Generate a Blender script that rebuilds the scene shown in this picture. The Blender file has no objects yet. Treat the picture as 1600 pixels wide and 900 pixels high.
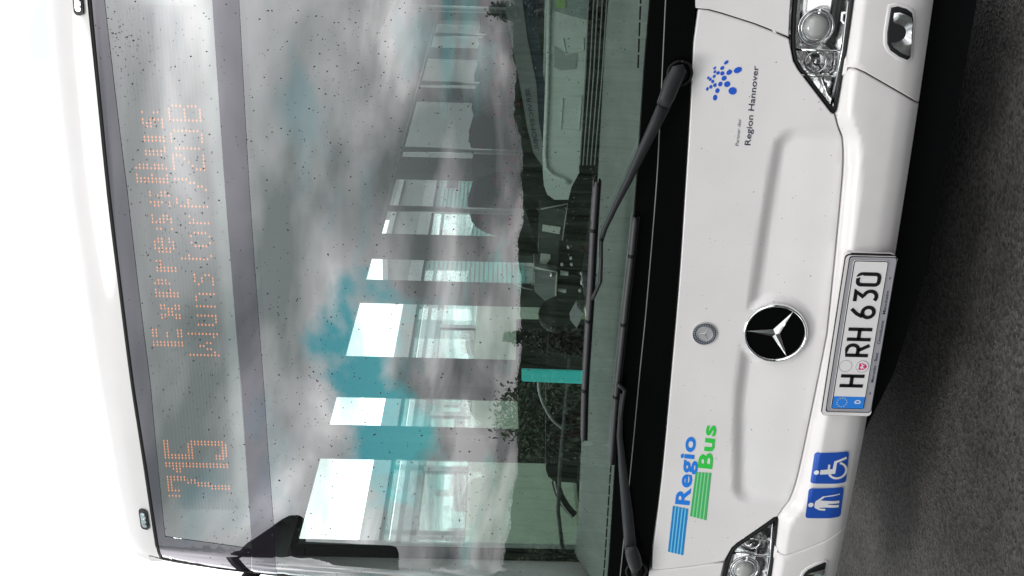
import bpy, bmesh, math, random
from mathutils import Vector, Matrix
from mathutils.geometry import delaunay_2d_cdt
random.seed(7)
scene = bpy.context.scene
COL = scene.collection
R = math.radians

# ------------------------------------------------------------------ camera
CAM = Vector((1.62, -3.365, 1.60))            # photographer's eye, beside the bus's right front corner
FPX = 1850.0                                   # focal length in pixels of a 1600 px wide frame
th, pit, roll = R(23.6), R(1.02), .025
fw = Vector((-math.sin(th)*math.cos(pit), math.cos(th)*math.cos(pit), -math.sin(pit)))
r0 = Vector((math.cos(th), math.sin(th), 0)); u0 = r0.cross(fw)
up = (u0 - roll*r0).normalized(); rt = (r0 + roll*u0).normalized()
cd = bpy.data.cameras.new('camera'); cam = bpy.data.objects.new('camera', cd); COL.objects.link(cam)
cd.sensor_width = 36; cd.lens = 36*FPX/1600; cd.clip_start = .05; cd.clip_end = 3000
# the camera was held upright and the picture lies on its side: image right = down, image up = right
m = Matrix((-up, rt, -fw)).transposed().to_4x4(); m.translation = CAM
cam.matrix_world = m; scene.camera = cam

# ------------------------------------------------------------------ light
scene.view_settings.view_transform = 'Standard'; scene.view_settings.look = 'None'
scene.view_settings.exposure = 0.0; scene.view_settings.gamma = 1
SUN_EL, SUN_AZ = R(54), R(204)                # azimuth clockwise from +y: behind the photographer
world = bpy.data.worlds.new('World'); scene.world = world; world.use_nodes = True
def build_world():
    nt = world.node_tree; N = nt.nodes; L = nt.links; N.clear()
    def nd(t, **k):
        n = N.new(t)
        for a, b in k.items(): setattr(n, a, b)
        return n
    def math_(op, a, b=None, clamp=False):
        n = nd('ShaderNodeMath', operation=op, use_clamp=clamp)
        for i, v in enumerate((a, b)):
            if v is None: continue
            if isinstance(v, (int, float)): n.inputs[i].default_value = v
            else: L.new(v, n.inputs[i])
        return n.outputs[0]
    out = nd('ShaderNodeOutputWorld'); bg = nd('ShaderNodeBackground'); bg.inputs['Strength'].default_value = .1
    sky = nd('ShaderNodeTexSky', sky_type='NISHITA', sun_disc=False, sun_elevation=SUN_EL, sun_rotation=SUN_AZ)
    tc = nd('ShaderNodeTexCoord'); sep = nd('ShaderNodeSeparateXYZ'); L.new(tc.outputs['Generated'], sep.inputs[0])
    z = math_('MAXIMUM', sep.outputs['Z'], 0.0); inv = math_('DIVIDE', 1.0, math_('ADD', z, .10))
    cmb = nd('ShaderNodeCombineXYZ')
    L.new(math_('MULTIPLY', sep.outputs['X'], inv), cmb.inputs[0]); L.new(math_('MULTIPLY', sep.outputs['Y'], inv), cmb.inputs[1])
    def noise(scale, detail, rough, dist=0., off=0.):
        mp = nd('ShaderNodeMapping'); mp.inputs['Location'].default_value = (off, off*1.7, off*.6); L.new(cmb.outputs[0], mp.inputs[0])
        n = nd('ShaderNodeTexNoise'); n.inputs['Scale'].default_value = scale; n.inputs['Detail'].default_value = detail
        n.inputs['Roughness'].default_value = rough; n.inputs['Distortion'].default_value = dist; L.new(mp.outputs[0], n.inputs['Vector'])
        return n.outputs['Fac']
    n1 = noise(CLOUD[0], 4.5, .5, .35, CLOUD[1]); n2 = noise(CLOUD[0]*.45, 3, .5, .2, CLOUD[1]+4)
    body = math_('ADD', math_('MULTIPLY', n1, .6), math_('MULTIPLY', n2, .5))
    ramp = nd('ShaderNodeValToRGB'); e = ramp.color_ramp.elements
    e[0].position, e[0].color = .455, (4.6, 5.2, 5.2, 1); e[1].position, e[1].color = .645, (28.5, 28.2, 28.4, 1)
    e2 = ramp.color_ramp.elements.new(.555); e2.color = (12.8, 13.0, 13.2, 1)
    L.new(body, ramp.inputs[0])
    # cloud is thinner and brighter ahead of the camera, heavier low down behind it
    ahead = nd('ShaderNodeMapRange', interpolation_type='SMOOTHSTEP'); L.new(sep.outputs['Y'], ahead.inputs[0])
    for q, v in zip(('From Min', 'From Max', 'To Min', 'To Max'), (.05, .6, 1., 2.1)): ahead.inputs[q].default_value = v
    low = nd('ShaderNodeMapRange', interpolation_type='SMOOTHSTEP'); L.new(sep.outputs['Z'], low.inputs[0])
    for q, v in zip(('From Min', 'From Max', 'To Min', 'To Max'), (.03, .40, .25, 1.0)): low.inputs[q].default_value = v
    lit_ = nd('ShaderNodeVectorMath', operation='SCALE'); L.new(ramp.outputs[0], lit_.inputs[0]); fwd = nd('ShaderNodeMapRange', interpolation_type='SMOOTHSTEP'); L.new(sep.outputs['Y'], fwd.inputs[0]); fwd.inputs['From Min'].default_value = -.25; fwd.inputs['From Max'].default_value = .25
    low_ = math_('ADD', low.outputs[0], math_('MULTIPLY', math_('SUBTRACT', 1.0, low.outputs[0]), fwd.outputs[0]))
    ovr = nd('ShaderNodeMapRange', interpolation_type='SMOOTHSTEP'); L.new(sep.outputs['Z'], ovr.inputs[0])
    for q, v in zip(('From Min', 'From Max', 'To Min', 'To Max'), (.6, .9, 1., .7)): ovr.inputs[q].default_value = v
    L.new(math_('MULTIPLY', math_('MULTIPLY', ahead.outputs[0], low_), ovr.outputs[0]), lit_.inputs['Scale'])
    # blue gap in the cloud cover
    df = nd('ShaderNodeVectorMath', operation='SUBTRACT'); L.new(tc.outputs['Generated'], df.inputs[0]); df.inputs[1].default_value = GAP_DIR
    tg = nd('ShaderNodeVectorMath', operation='DOT_PRODUCT'); L.new(df.outputs[0], tg.inputs[0]); tg.inputs[1].default_value = (-.83, .56, 0)
    sz = nd('ShaderNodeSeparateXYZ'); L.new(df.outputs[0], sz.inputs[0]); s_ = tg.outputs['Value']
    v_ = math_('MULTIPLY', math_('ADD', sz.outputs['Z'], math_('MULTIPLY', s_, .25)), 2.7)
    ang = math_('SQRT', math_('ADD', math_('MULTIPLY', s_, s_), math_('MULTIPLY', v_, v_)))
    nz = nd('ShaderNodeTexNoise'); nz.inputs['Scale'].default_value = 9; nz.inputs['Detail'].default_value = 7; nz.inputs['Roughness'].default_value = .55; nz.inputs['Distortion'].default_value = .25; L.new(tc.outputs['Generated'], nz.inputs['Vector'])
    angn = math_('ADD', ang, math_('MULTIPLY', math_('SUBTRACT', nz.outputs['Fac'], .5), .5))
    gap = nd('ShaderNodeMapRange'); gap.inputs['From Min'].default_value = GAP_R*.55; gap.inputs['From Max'].default_value = GAP_R*1.08
    gap.inputs['To Min'].default_value = 1; gap.inputs['To Max'].default_value = 0; L.new(angn, gap.inputs[0])
    # thin places elsewhere let some blue through
    thin = nd('ShaderNodeMapRange'); thin.inputs['From Min'].default_value = .33; thin.inputs['From Max'].default_value = .43
    thin.inputs['To Min'].default_value = .3; thin.inputs['To Max'].default_value = 0; L.new(noise(1.4, 4, .5, .4, 9.3), thin.inputs[0])
    hole = math_('MAXIMUM', gap.outputs[0], thin.outputs[0], True)
    tint = nd('ShaderNodeMix', data_type='RGBA', blend_type='MULTIPLY'); tint.inputs[0].default_value = 1
    L.new(sky.outputs[0], tint.inputs[6]); tint.inputs[7].default_value = SKY_TINT
    mx = nd('ShaderNodeMix', data_type='RGBA'); L.new(hole, mx.inputs[0]); L.new(lit_.outputs[0], mx.inputs[6]); L.new(tint.outputs[2], mx.inputs[7])
    L.new(mx.outputs[2], bg.inputs[0]); L.new(bg.outputs[0], out.inputs[0])
CLOUD = (1.1, 2.0); GAP_DIR = (-.5426, -.8044, .228); GAP_R = .165; SKY_TINT = (.45, 1.38, 1.16, 1)
build_world()
sd = bpy.data.lights.new('sun', 'SUN'); sun = bpy.data.objects.new('sun', sd); COL.objects.link(sun)
sd.energy = 1.2; sd.angle = R(20); sd.color = (1, .97, .93)
sdir = Vector((math.sin(SUN_AZ)*math.cos(SUN_EL), math.cos(SUN_AZ)*math.cos(SUN_EL), math.sin(SUN_EL)))
sun.rotation_euler = sdir.to_track_quat('Z', 'Y').to_euler(); sun.location = sdir*30
scene.cycles.use_denoising = True; scene.cycles.max_bounces = 10; scene.cycles.transparent_max_bounces = 24
scene.cycles.caustics_reflective = False; scene.cycles.caustics_refractive = False; scene.cycles.sample_clamp_indirect = 6

# ------------------------------------------------------------------ materials
def mat(name, col, rough=.5, metal=0., coat=0., spec=.5, var=0., vscale=8., bump=0., bscale=60., trans=0., ior=1.45, emit=None, estr=0.):
    m = bpy.data.materials.new(name); m.use_nodes = True
    nt = m.node_tree; b = nt.nodes['Principled BSDF']; L = nt.links
    b.inputs['Base Color'].default_value = (*col, 1); b.inputs['Roughness'].default_value = rough; b.inputs['Metallic'].default_value = metal
    b.inputs['Coat Weight'].default_value = coat; b.inputs['Coat Roughness'].default_value = .06
    b.inputs['Specular IOR Level'].default_value = spec; b.inputs['Transmission Weight'].default_value = trans; b.inputs['IOR'].default_value = ior
    if emit: b.inputs['Emission Color'].default_value = (*emit, 1); b.inputs['Emission Strength'].default_value = estr
    if var or bump:
        tc = nt.nodes.new('ShaderNodeTexCoord')
    if var:
        n = nt.nodes.new('ShaderNodeTexNoise'); n.inputs['Scale'].default_value = vscale; n.inputs['Detail'].default_value = 6; L.new(tc.outputs['Object'], n.inputs['Vector'])
        mr = nt.nodes.new('ShaderNodeMapRange'); mr.inputs['From Min'].default_value = .3; mr.inputs['From Max'].default_value = .7
        mr.inputs['To Min'].default_value = 1-var; mr.inputs['To Max'].default_value = 1+var; L.new(n.outputs['Fac'], mr.inputs[0])
        mx = nt.nodes.new('ShaderNodeMix'); mx.data_type = 'RGBA'; mx.blend_type = 'MULTIPLY'; mx.inputs[0].default_value = 1
        mx.inputs[6].default_value = (*col, 1); L.new(mr.outputs[0], mx.inputs[7]); L.new(mx.outputs[2], b.inputs['Base Color'])
    if bump:
        n = nt.nodes.new('ShaderNodeTexNoise'); n.inputs['Scale'].default_value = bscale; n.inputs['Detail'].default_value = 4; L.new(tc.outputs['Object'], n.inputs['Vector'])
        bp = nt.nodes.new('ShaderNodeBump'); bp.inputs['Strength'].default_value = bump; bp.inputs['Distance'].default_value = .01
        L.new(n.outputs['Fac'], bp.inputs['Height']); L.new(bp.outputs[0], b.inputs['Normal'])
    return m
def glass_mat(name, tint, ior, rough=.0):
    """thin pane: Fresnel mix of a tinted see-through and a mirror reflection"""
    m = bpy.data.materials.new(name); m.use_nodes = True; nt = m.node_tree; N = nt.nodes; L = nt.links; N.clear()
    out = N.new('ShaderNodeOutputMaterial'); mx = N.new('ShaderNodeMixShader'); lw = N.new('ShaderNodeLayerWeight'); lw.inputs['Blend'].default_value = .5
    pw = N.new('ShaderNodeMath'); pw.operation = 'POWER'; pw.inputs[1].default_value = 5; L.new(lw.outputs['Facing'], pw.inputs[0])
    fr = N.new('ShaderNodeMapRange'); r_0 = ((ior-1)/(ior+1))**2; fr.inputs['To Min'].default_value = r_0; fr.inputs['To Max'].default_value = 1; L.new(pw.outputs[0], fr.inputs[0])
    tr = N.new('ShaderNodeBsdfTransparent'); tr.inputs[0].default_value = (*tint, 1); gl = N.new('ShaderNodeBsdfGlossy'); gl.inputs['Roughness'].default_value = rough
    gl.inputs[0].default_value = (1, 1, 1, 1)
    L.new(fr.outputs[0], mx.inputs[0]); L.new(tr.outputs[0], mx.inputs[1]); L.new(gl.outputs[0], mx.inputs[2]); L.new(mx.outputs[0], out.inputs[0])
    return m
WHITE = mat('white_paint', (.80, .778, .778), .34, coat=.35, var=.03, vscale=5)
BUMPER = mat('bumper_paint', (.80, .775, .775), .42, coat=.15, var=.04, vscale=9)
GAPBLACK = mat('gap_black', (.012, .012, .012), .8)
RUBBER = mat('black_rubber', (.009, .0095, .010), .5, spec=.25)
GLOSSBLACK = mat('gloss_black', (.002, .0022, .0022), .2, spec=.12)
SATIN = mat('satin_black', (.018, .020, .022), .48, bump=.05, bscale=300)
BLADE = mat('wiper_metal', (.075, .074, .08), .5, metal=.3)
CHROME = mat('chrome', (.93, .93, .94), .09, metal=1.)
CHROME2 = mat('soft_chrome', (.75, .75, .77), .22, metal=1.)
DKCHROME = mat('dark_chrome', (.35, .34, .36), .25, metal=1.)
GLASS = glass_mat('windscreen_glass', (.86, .94, .91), 3.9)
SIDEGLASS = glass_mat('side_glass', (.90, .945, .93), 1.45)
LENS = glass_mat('lamp_lens', (.97, .97, .97), 1.5)
DISPLAY = mat('display_grey', (.36, .375, .375), .6)
LOUVRE = mat('louvre_dark', (.010, .011, .013), .7, spec=.2)
HEADER = mat('header_black', (.008, .007, .009), .8, spec=.15)
LED = mat('led_amber', (.5, .2, .05), .5, emit=(1., .24, .03), estr=1.6)
LEDOFF = mat('led_off', (.45, .47, .47), .4)
DASH = mat('dash_grey', (.26, .29, .275), .75, var=.12, vscale=9, bump=.08, bscale=200)
PALE = mat('pale_panel', (.60, .69, .63), .6, var=.06, vscale=5)
PALE2 = mat('pale_panel_edge', (.62, .70, .65), .5)
GREYBAND = mat('grey_band', (.19, .21, .21), .7, var=.08, vscale=12)
NAVY = mat('navy', (.02, .032, .05), .6)
INTBLACK = mat('interior_black', (.005, .0055, .006), .7, spec=.15)
INTDARK = mat('interior_dark', (.05, .056, .056), .6, var=.15, vscale=6)
LINING = mat('lining_grey', (.34, .36, .36), .7, var=.05)
CEIL = mat('ceiling_grey', (.36, .37, .38), .7)
FLOOR = mat('floor_vinyl', (.09, .095, .10), .6, var=.1)
POLE = mat('handrail', (.10, .11, .11), .35)
STEEL = mat('brushed_steel', (.35, .36, .36), .35, metal=.7, bump=.05, bscale=150)
PAPER = mat('paper_label', (.62, .66, .60), .8)
TURQ = mat('turquoise_card', (.09, .90, .84), .5)
CLEAR = glass_mat('acrylic', (.82, .88, .86), 1.6)
BLUE = mat('logo_blue', (.012, .10, .62), .45)
REGIOBLUE = mat('print_blue', (.012, .22, .80), .45)
CYAN = mat('stripe_cyan', (.20, .62, .86), .45); STRIPEBLUE = mat('stripe_blue', (.01, .24, .62), .45)
GREEN = mat('print_green', (.03, .62, .07), .45); LTGREEN = mat('stripe_light_green', (.28, .74, .36), .45); MIDGREEN = mat('stripe_green', (.06, .48, .14), .45)
INK = mat('ink_dark', (.02, .025, .06), .5)
GREYINK = mat('ink_grey', (.14, .14, .17), .5)
SIGNBLUE = mat('sign_blue', (.016, .09, .47), .45)
SIGNWHITE = mat('sign_white', (.82, .82, .84), .5)
EUBLUE = mat('plate_blue', (.03, .24, .80), .4)
PLATEWHITE = mat('plate_white', (.83, .81, .815), .45)
PLATEBLACK = mat('plate_black', (.008, .008, .011), .4)
HOLDER = mat('holder_grey', (.36, .36, .39), .4)
SEALRED = mat('seal_red', (.70, .02, .16), .5); GOLD = mat('star_yellow', (.8, .72, .25), .5)
SILVER = mat('badge_silver', (.52, .51, .53), .35, metal=.4); BADGEDARK = mat('badge_ring', (.09, .11, .14), .4, metal=.5)
WATER = mat('rain_water', (.045, .048, .05), .04, spec=.8)  # dark opaque colour stands in for refraction through the drops
def seat_fabric():
    m = mat('seat_fabric', (.12, .125, .135), .9); nt = m.node_tree; L = nt.links; b = nt.nodes['Principled BSDF']
    tc = nt.nodes.new('ShaderNodeTexCoord'); v = nt.nodes.new('ShaderNodeTexVoronoi'); v.inputs['Scale'].default_value = 9; L.new(tc.outputs['Object'], v.inputs['Vector'])
    r = nt.nodes.new('ShaderNodeValToRGB'); r.color_ramp.elements[0].position = .28; r.color_ramp.elements[0].color = (.28, .055, .085, 1)
    r.color_ramp.elements[1].position = .34; r.color_ramp.elements[1].color = (.12, .125, .135, 1); L.new(v.outputs['Distance'], r.inputs[0]); L.new(r.outputs[0], b.inputs['Base Color'])
    return m
FABRIC = seat_fabric()
def asphalt_mat():
    m = mat('asphalt', (.05, .047, .046), .85, spec=.3); nt = m.node_tree; L = nt.links; b = nt.nodes['Principled BSDF']
    tc = nt.nodes.new('ShaderNodeTexCoord')
    v = nt.nodes.new('ShaderNodeTexVoronoi'); v.inputs['Scale'].default_value = 95; L.new(tc.outputs['Object'], v.inputs['Vector'])
    n = nt.nodes.new('ShaderNodeTexNoise'); n.inputs['Scale'].default_value = 2.2; n.inputs['Detail'].default_value = 7; L.new(tc.outputs['Object'], n.inputs['Vector'])
    r = nt.nodes.new('ShaderNodeValToRGB'); r.color_ramp.elements[0].color = (.017, .0165, .0165, 1); r.color_ramp.elements[1].color = (.115, .109, .106, 1)
    L.new(v.outputs['Color'], r.inputs[0])
    r2 = nt.nodes.new('ShaderNodeValToRGB'); r2.color_ramp.elements[0].position = .3; r2.color_ramp.elements[0].color = (.45, .44, .44, 1); r2.color_ramp.elements[1].position = .7; r2.color_ramp.elements[1].color = (1.1, 1.08, 1.05, 1)
    L.new(n.outputs['Fac'], r2.inputs[0])
    mx = nt.nodes.new('ShaderNodeMix'); mx.data_type = 'RGBA'; mx.blend_type = 'MULTIPLY'; mx.inputs[0].default_value = 1
    L.new(r.outputs[0], mx.inputs[6]); L.new(r2.outputs[0], mx.inputs[7]); L.new(mx.outputs[2], b.inputs['Base Color'])
    bp = nt.nodes.new('ShaderNodeBump'); bp.inputs['Strength'].default_value = .9; bp.inputs['Distance'].default_value = .006
    L.new(v.outputs['Distance'], bp.inputs['Height']); L.new(bp.outputs[0], b.inputs['Normal'])
    return m
ASPHALT = asphalt_mat()

# ------------------------------------------------------------------ object helpers
def link(name, me, m, parent=None, smooth=False):
    if m is not None and not me.materials: me.materials.append(m)
    if smooth:
        for p in me.polygons: p.use_smooth = True
    o = bpy.data.objects.new(name, me); COL.objects.link(o); o.parent = parent
    return o
def from_py(name, v, f, m, parent=None, smooth=False):
    me = bpy.data.meshes.new(name); me.from_pydata([tuple(p) for p in v], [], f); me.update()
    return link(name, me, m, parent, smooth)
def from_bm(name, bm, m, parent=None, smooth=False):
    me = bpy.data.meshes.new(name); bm.normal_update(); bm.to_mesh(me); bm.free()
    return link(name, me, m, parent, smooth)
def thing(name, label, cat, loc=(0, 0, 0), group=None):
    o = bpy.data.objects.new(name, None); COL.objects.link(o); o.location = loc; o['label'] = label; o['category'] = cat
    if group: o['group'] = group
    return o
def add_box(bm, x0, x1, y0, y1, z0, z1, bev=0.):
    r = bmesh.ops.create_cube(bm, size=1, matrix=Matrix.Translation(((x0+x1)/2, (y0+y1)/2, (z0+z1)/2)) @ Matrix.Diagonal((x1-x0, y1-y0, z1-z0, 1)))
    if bev:
        es = {e for v in r['verts'] for e in v.link_edges}
        bmesh.ops.bevel(bm, geom=list(es), offset=bev, segments=2, affect='EDGES', profile=.6)
def box(name, x0, x1, y0, y1, z0, z1, m, parent=None, bev=0.):
    bm = bmesh.new(); add_box(bm, x0, x1, y0, y1, z0, z1, bev); return from_bm(name, bm, m, parent)
def tube_data(pts, rad, seg=8, flat=1., axis=None):
    """round bar along pts; rad scalar or list; flat squashes along axis"""
    v, f = [], []; pts = [Vector(p) for p in pts]; n = len(pts)
    rads = rad if isinstance(rad, (list, tuple)) else [rad]*n
    ref = Vector(axis) if axis else Vector((0, -1, 0))
    for i, p in enumerate(pts):
        t = (pts[min(i+1, n-1)]-pts[max(i-1, 0)]).normalized()
        b = t.cross(ref)
        if b.length < 1e-4: b = t.cross(Vector((0, 0, 1)))
        b.normalize(); c = b.cross(t).normalized()
        for k in range(seg):
            a = 2*math.pi*k/seg
            v.append(p + b*math.cos(a)*rads[i] + c*math.sin(a)*rads[i]*flat)
    for i in range(n-1):
        for k in range(seg):
            f.append((i*seg+k, i*seg+(k+1) % seg, (i+1)*seg+(k+1) % seg, (i+1)*seg+k))
    f.append(tuple(range(seg))[::-1]); f.append(tuple((n-1)*seg+k for k in range(seg)))
    return v, f
def tube(name, pts, rad, m, parent=None, seg=8, flat=1., axis=None):
    v, f = tube_data(pts, rad, seg, flat, axis); return from_py(name, v, f, m, parent, True)
def spline(pts, k=6):
    """Catmull-Rom through the points"""
    P = [Vector(p) for p in pts]; P = [P[0]*2-P[1]] + P + [P[-1]*2-P[-2]]; out = []
    for i in range(1, len(P)-2):
        for j in range(k):
            t = j/k; a, b, c, d = P[i-1], P[i], P[i+1], P[i+2]
            out.append(.5*((2*b)+(c-a)*t+(2*a-5*b+4*c-d)*t*t+(3*b-a-3*c+d)*t**3))
    out.append(P[-2]); return out

# ------------------------------------------------------------------ shape of the bus front: y = FRONT(x, z)
def hermite(kn):
    xs = [k[0] for k in kn]; ys = [k[1] for k in kn]; n = len(xs)
    d = [(ys[i+1]-ys[i])/(xs[i+1]-xs[i]) for i in range(n-1)]
    ms = [d[0]]+[0 if d[i-1]*d[i] <= 0 else 2*d[i-1]*d[i]/(d[i-1]+d[i]) for i in range(1, n-1)]+[d[-1]]
    def fn(x):
        if x <= xs[0]: return ys[0]+ms[0]*(x-xs[0])
        if x >= xs[-1]: return ys[-1]+ms[-1]*(x-xs[-1])
        i = 0
        while x > xs[i+1]: i += 1
        h = xs[i+1]-xs[i]; t = (x-xs[i])/h
        return (ys[i]*(2*t**3-3*t*t+1)+h*ms[i]*(t**3-2*t*t+t)+ys[i+1]*(-2*t**3+3*t*t)+h*ms[i+1]*(t**3-t*t))
    return fn
def sst(t):
    t = max(0., min(1., t)); return t*t*(3-2*t)
P_h = hermite([(.3, .02), (.62, .038), (.8, .060), (1.03, .085), (1.2, .100), (1.5, .116), (2.0, .150), (2.4, .190), (2.82, .250), (2.9, .27)])
P_b = hermite([(.26, .16), (.30, .10), (.34, .052), (.38, .022), (.43, .006), (.52, 0), (.60, .003), (.8, .02)])
def plan(x):
    a = min(abs(x), 1.2495); p = .042*a*a
    if a > 1.05: p += .2-math.sqrt(max(.0, .04-(a-1.05)**2))
    return p
def pix_ray(X, Y):
    return fw - up*((X-800)/FPX) + rt*((450-Y)/FPX)
def on_plane_y(X, Y, y):
    d = pix_ray(X, Y); return CAM + d*((y-CAM.y)/d.y)
def on_plane_x(X, Y, x):
    d = pix_ray(X, Y); return CAM + d*((x-CAM.x)/d.x)
# seam between hood flap and bumper, height by x
_sp = sorted((p.x, p.z) for p in (on_plane_y(X, Y, .05) for X, Y in ((1312, 300), (1297, 480), (1282, 560), (1262, 660), (1243, 765))))
def seam_z(x): return SEAM(abs(x))
SEAM = hermite([(0., .5225), (.33, .536), (.55, .546), (.64, .559), (.718, .594), (.80, .60), (1.25, .60)])
# pressed ledge in the hood flap
LEDGE = [(1203, 232), (1191, 300), (1168, 450), (1146, 600), (1141, 760)]
def hood_press(x, z):
    if z > .98 or z < .5 or abs(x) > 1: return 0.
    ze = LEDGE_Z(x); zs = seam_z(x)
    if z >= ze: return 0.
    a = ze-z; b = min(x-LEDGE_X[0], LEDGE_X[1]-x); r = .075
    if b <= 0: return 0.
    dd = r-math.hypot(r-a, r-b) if a < r and b < r else min(a, b)
    ef, down = 1., sst(dd/.052)
    fade = max(0., min(1., (z-zs-.01)/max(.05, ze-.034-zs-.01)))
    # the pressing runs out into a dome round the star badge
    q = math.hypot(x-STAR[0], z-STAR[1])
    return .023*ef*down*fade**.8*sst((q-.101)/.026)
def base_front(x, z):
    zs = seam_z(x); ph = P_h(z)
    if z < zs:
        pb = P_b(z); return plan(x)+pb+(P_h(zs)-P_b(zs))*sst((z-zs+.05)/.05)
    return plan(x)+ph
LEDGE_X = None
def FRONT(x, z):
    return base_front(x, z) + (hood_press(x, z) if LEDGE_X else 0.)
def S(X, Y, off=0., fn=None):
    """where the sight line meets the front surface (shifted out by off)"""
    fn = fn or FRONT; d = pix_ray(X, Y); t = (0-CAM.y)/d.y
    for _ in range(40):
        p = CAM+d*t; e = fn(max(-1.249, min(1.249, p.x)), p.z)-off-p.y; t += .8*e/d.y
        if abs(e) < 1e-6: break
    return CAM+d*t
def PX(lst, off=0., fn=None): return [(p.x, p.z) for p in (S(X, Y, off, fn) for X, Y in lst)]
_s = S(1211, 519, 0, base_front); STAR = (_s.x, _s.z)
_lp = sorted(PX(LEDGE)); LEDGE_Z = hermite(_lp); LEDGE_X = (_lp[0][0]-.075, _lp[-1][0]+.075)

def densify(poly, step, closed=True):
    out = []; n = len(poly)
    for i in range(n if closed else n-1):
        a, b = Vector(poly[i][:2]), Vector(poly[(i+1) % n][:2]); k = max(1, int((b-a).length/step))
        out += [a+(b-a)*(j/k) for j in range(k)]
    if not closed: out.append(Vector(poly[-1][:2]))
    return out
def area(p): return .5*sum(p[i][0]*p[(i+1) % len(p)][1]-p[(i+1) % len(p)][0]*p[i][1] for i in range(len(p)))
def offset(poly, d):
    """move a counter-clockwise outline outward by d"""
    n = len(poly); out = []
    for i in range(n):
        a, b, c = poly[i-1], poly[i], poly[(i+1) % n]
        e1 = (b-a).normalized(); e2 = (c-b).normalized(); nn = Vector((e1.y, -e1.x))+Vector((e2.y, -e2.x))
        if nn.length < 1e-5: nn = Vector((e1.y, -e1.x))
        nn.normalize(); cs = max(.4, nn.dot(Vector((e1.y, -e1.x)))); out.append(b+nn*(d/cs))
    return out
def inside(p, poly):
    c = False; n = len(poly); x, y = p
    for i in range(n):
        a, b = poly[i], poly[i-1]
        if (a[1] > y) != (b[1] > y) and x < (b[0]-a[0])*(y-a[1])/(b[1]-a[1])+a[0]: c = not c
    return c
def fill(outline, res, holes=()):
    """triangulate an outline with an inner grid; returns 2D verts, faces, boundary loops"""
    pts = []; edges = []; loops = []
    for lp in (outline, *holes):
        s = len(pts); pts += [Vector(p) for p in lp]; k = len(lp); edges += [(s+i, s+(i+1) % k) for i in range(k)]; loops.append(list(range(s, s+k)))
    xs = [p.x for p in outline]; ys = [p.y for p in outline]
    if res:
        ins = offset(outline, -res*.45); y = min(ys)+res/2; row = 0
        while y < max(ys):
            x = min(xs)+res/2+(res/2 if row % 2 else 0)
            while x < max(xs):
                if inside((x, y), ins) and not any(inside((x, y), offset(list(h), -res*.4)) for h in holes): pts.append(Vector((x, y)))
                x += res
            y += res*.87; row += 1
    v, e, f, ov, oe, of = delaunay_2d_cdt(pts, edges, [], 0, 1e-7)
    inv = {}
    for i, o in enumerate(ov):
        for k in o: inv[k] = i
    F = []
    for t in f:
        c = (v[t[0]]+v[t[1]]+v[t[2]])/3
        if inside(c, outline) and not any(inside(c, h) for h in holes): F.append(tuple(t) if area([v[i] for i in t]) > 0 else tuple(t)[::-1])
    return v, F, [[inv[i] for i in lp] for lp in loops]
def nrm(x, z, fn):
    h = .002; gx = (fn(x+h, z)-fn(x-h, z))/(2*h); gz = (fn(x, z+h)-fn(x, z-h))/(2*h)
    return Vector((gx, -1, gz)).normalized()
def panel(name, outline, m, parent, res=.03, off=0., gap=.0025, edge=.004, thick=.02, fn=None, step=None, holes=(), sheet=False):
    """a curved body panel in the front surface: face, rolled edge and returned flange. outline in (x, z)"""
    fn = fn or FRONT
    pl = densify(outline, step or res)
    if area(pl) < 0: pl = pl[::-1]
    pl = offset(pl, -gap-edge) if not sheet else pl
    hl = []
    for h in holes:
        q = densify(h, step or res)
        hl.append(q if area(q) > 0 else q[::-1])
    v2, F, loops = fill(pl, res, hl)
    V = [Vector((p.x, fn(p.x, p.y)-off, p.y)) for p in v2]; NR = [nrm(p.x, p.y, fn) for p in v2]
    F = [tuple(t) for t in F]
    if not sheet:
        L0 = loops[0]; o = offset([v2[i] for i in L0], edge*.6); o2 = offset([v2[i] for i in L0], edge); n0 = len(L0)
        for ring, dy, w in ((o, edge*.35, .75), (o2, edge, 1.6), (o2, thick, 6.)):
            s = len(V)
            for i, q in enumerate(ring):
                base = v2[L0[i]]; V.append(Vector((q.x, fn(max(-1.2495, min(1.2495, q.x)), q.y)-off+dy, q.y)))
                d = (q-base).normalized(); nn = NR[L0[i]]+Vector((d.x, 0, d.y))*w; NR.append(nn.normalized())
        rings = [L0]+[list(range(len(v2)+k*n0, len(v2)+(k+1)*n0)) for k in range(3)]
        for a, b in zip(rings, rings[1:]):
            for i in range(n0):
                j = (i+1) % n0; F.append((a[i], b[i], b[j], a[j]))
    me = bpy.data.meshes.new(name); me.from_pydata([tuple(p) for p in V], [], F); me.update()
    for p in me.polygons: p.use_smooth = True
    o_ = link(name, me, m, parent)
    me.normals_split_custom_set_from_vertices([tuple(n) for n in NR])
    return o_
def strip(name, pts2, w, m, parent, off=.002, thick=0.0, fn=None, k=1):
    """flat ribbon lying on the front surface along (x, z) points"""
    fn = fn or FRONT; P = [Vector(p) for p in pts2]; v, f = [], []
    for i, p in enumerate(P):
        t = (P[min(i+1, len(P)-1)]-P[max(i-1, 0)]).normalized(); n = Vector((-t.y, t.x))
        for s in (-.5, -.3, .3, .5):
            q = p+n*w*s; bulge = off if abs(s) < .4 else min(off, .0005)
            v.append((q.x, fn(max(-1.2495, min(1.2495, q.x)), q.y)-bulge, q.y))
    for i in range(len(P)-1):
        for j in range(3): f.append((4*i+j, 4*i+j+1, 4*i+j+5, 4*i+j+4))
    return from_py(name, v, f, m, parent, True)
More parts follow.
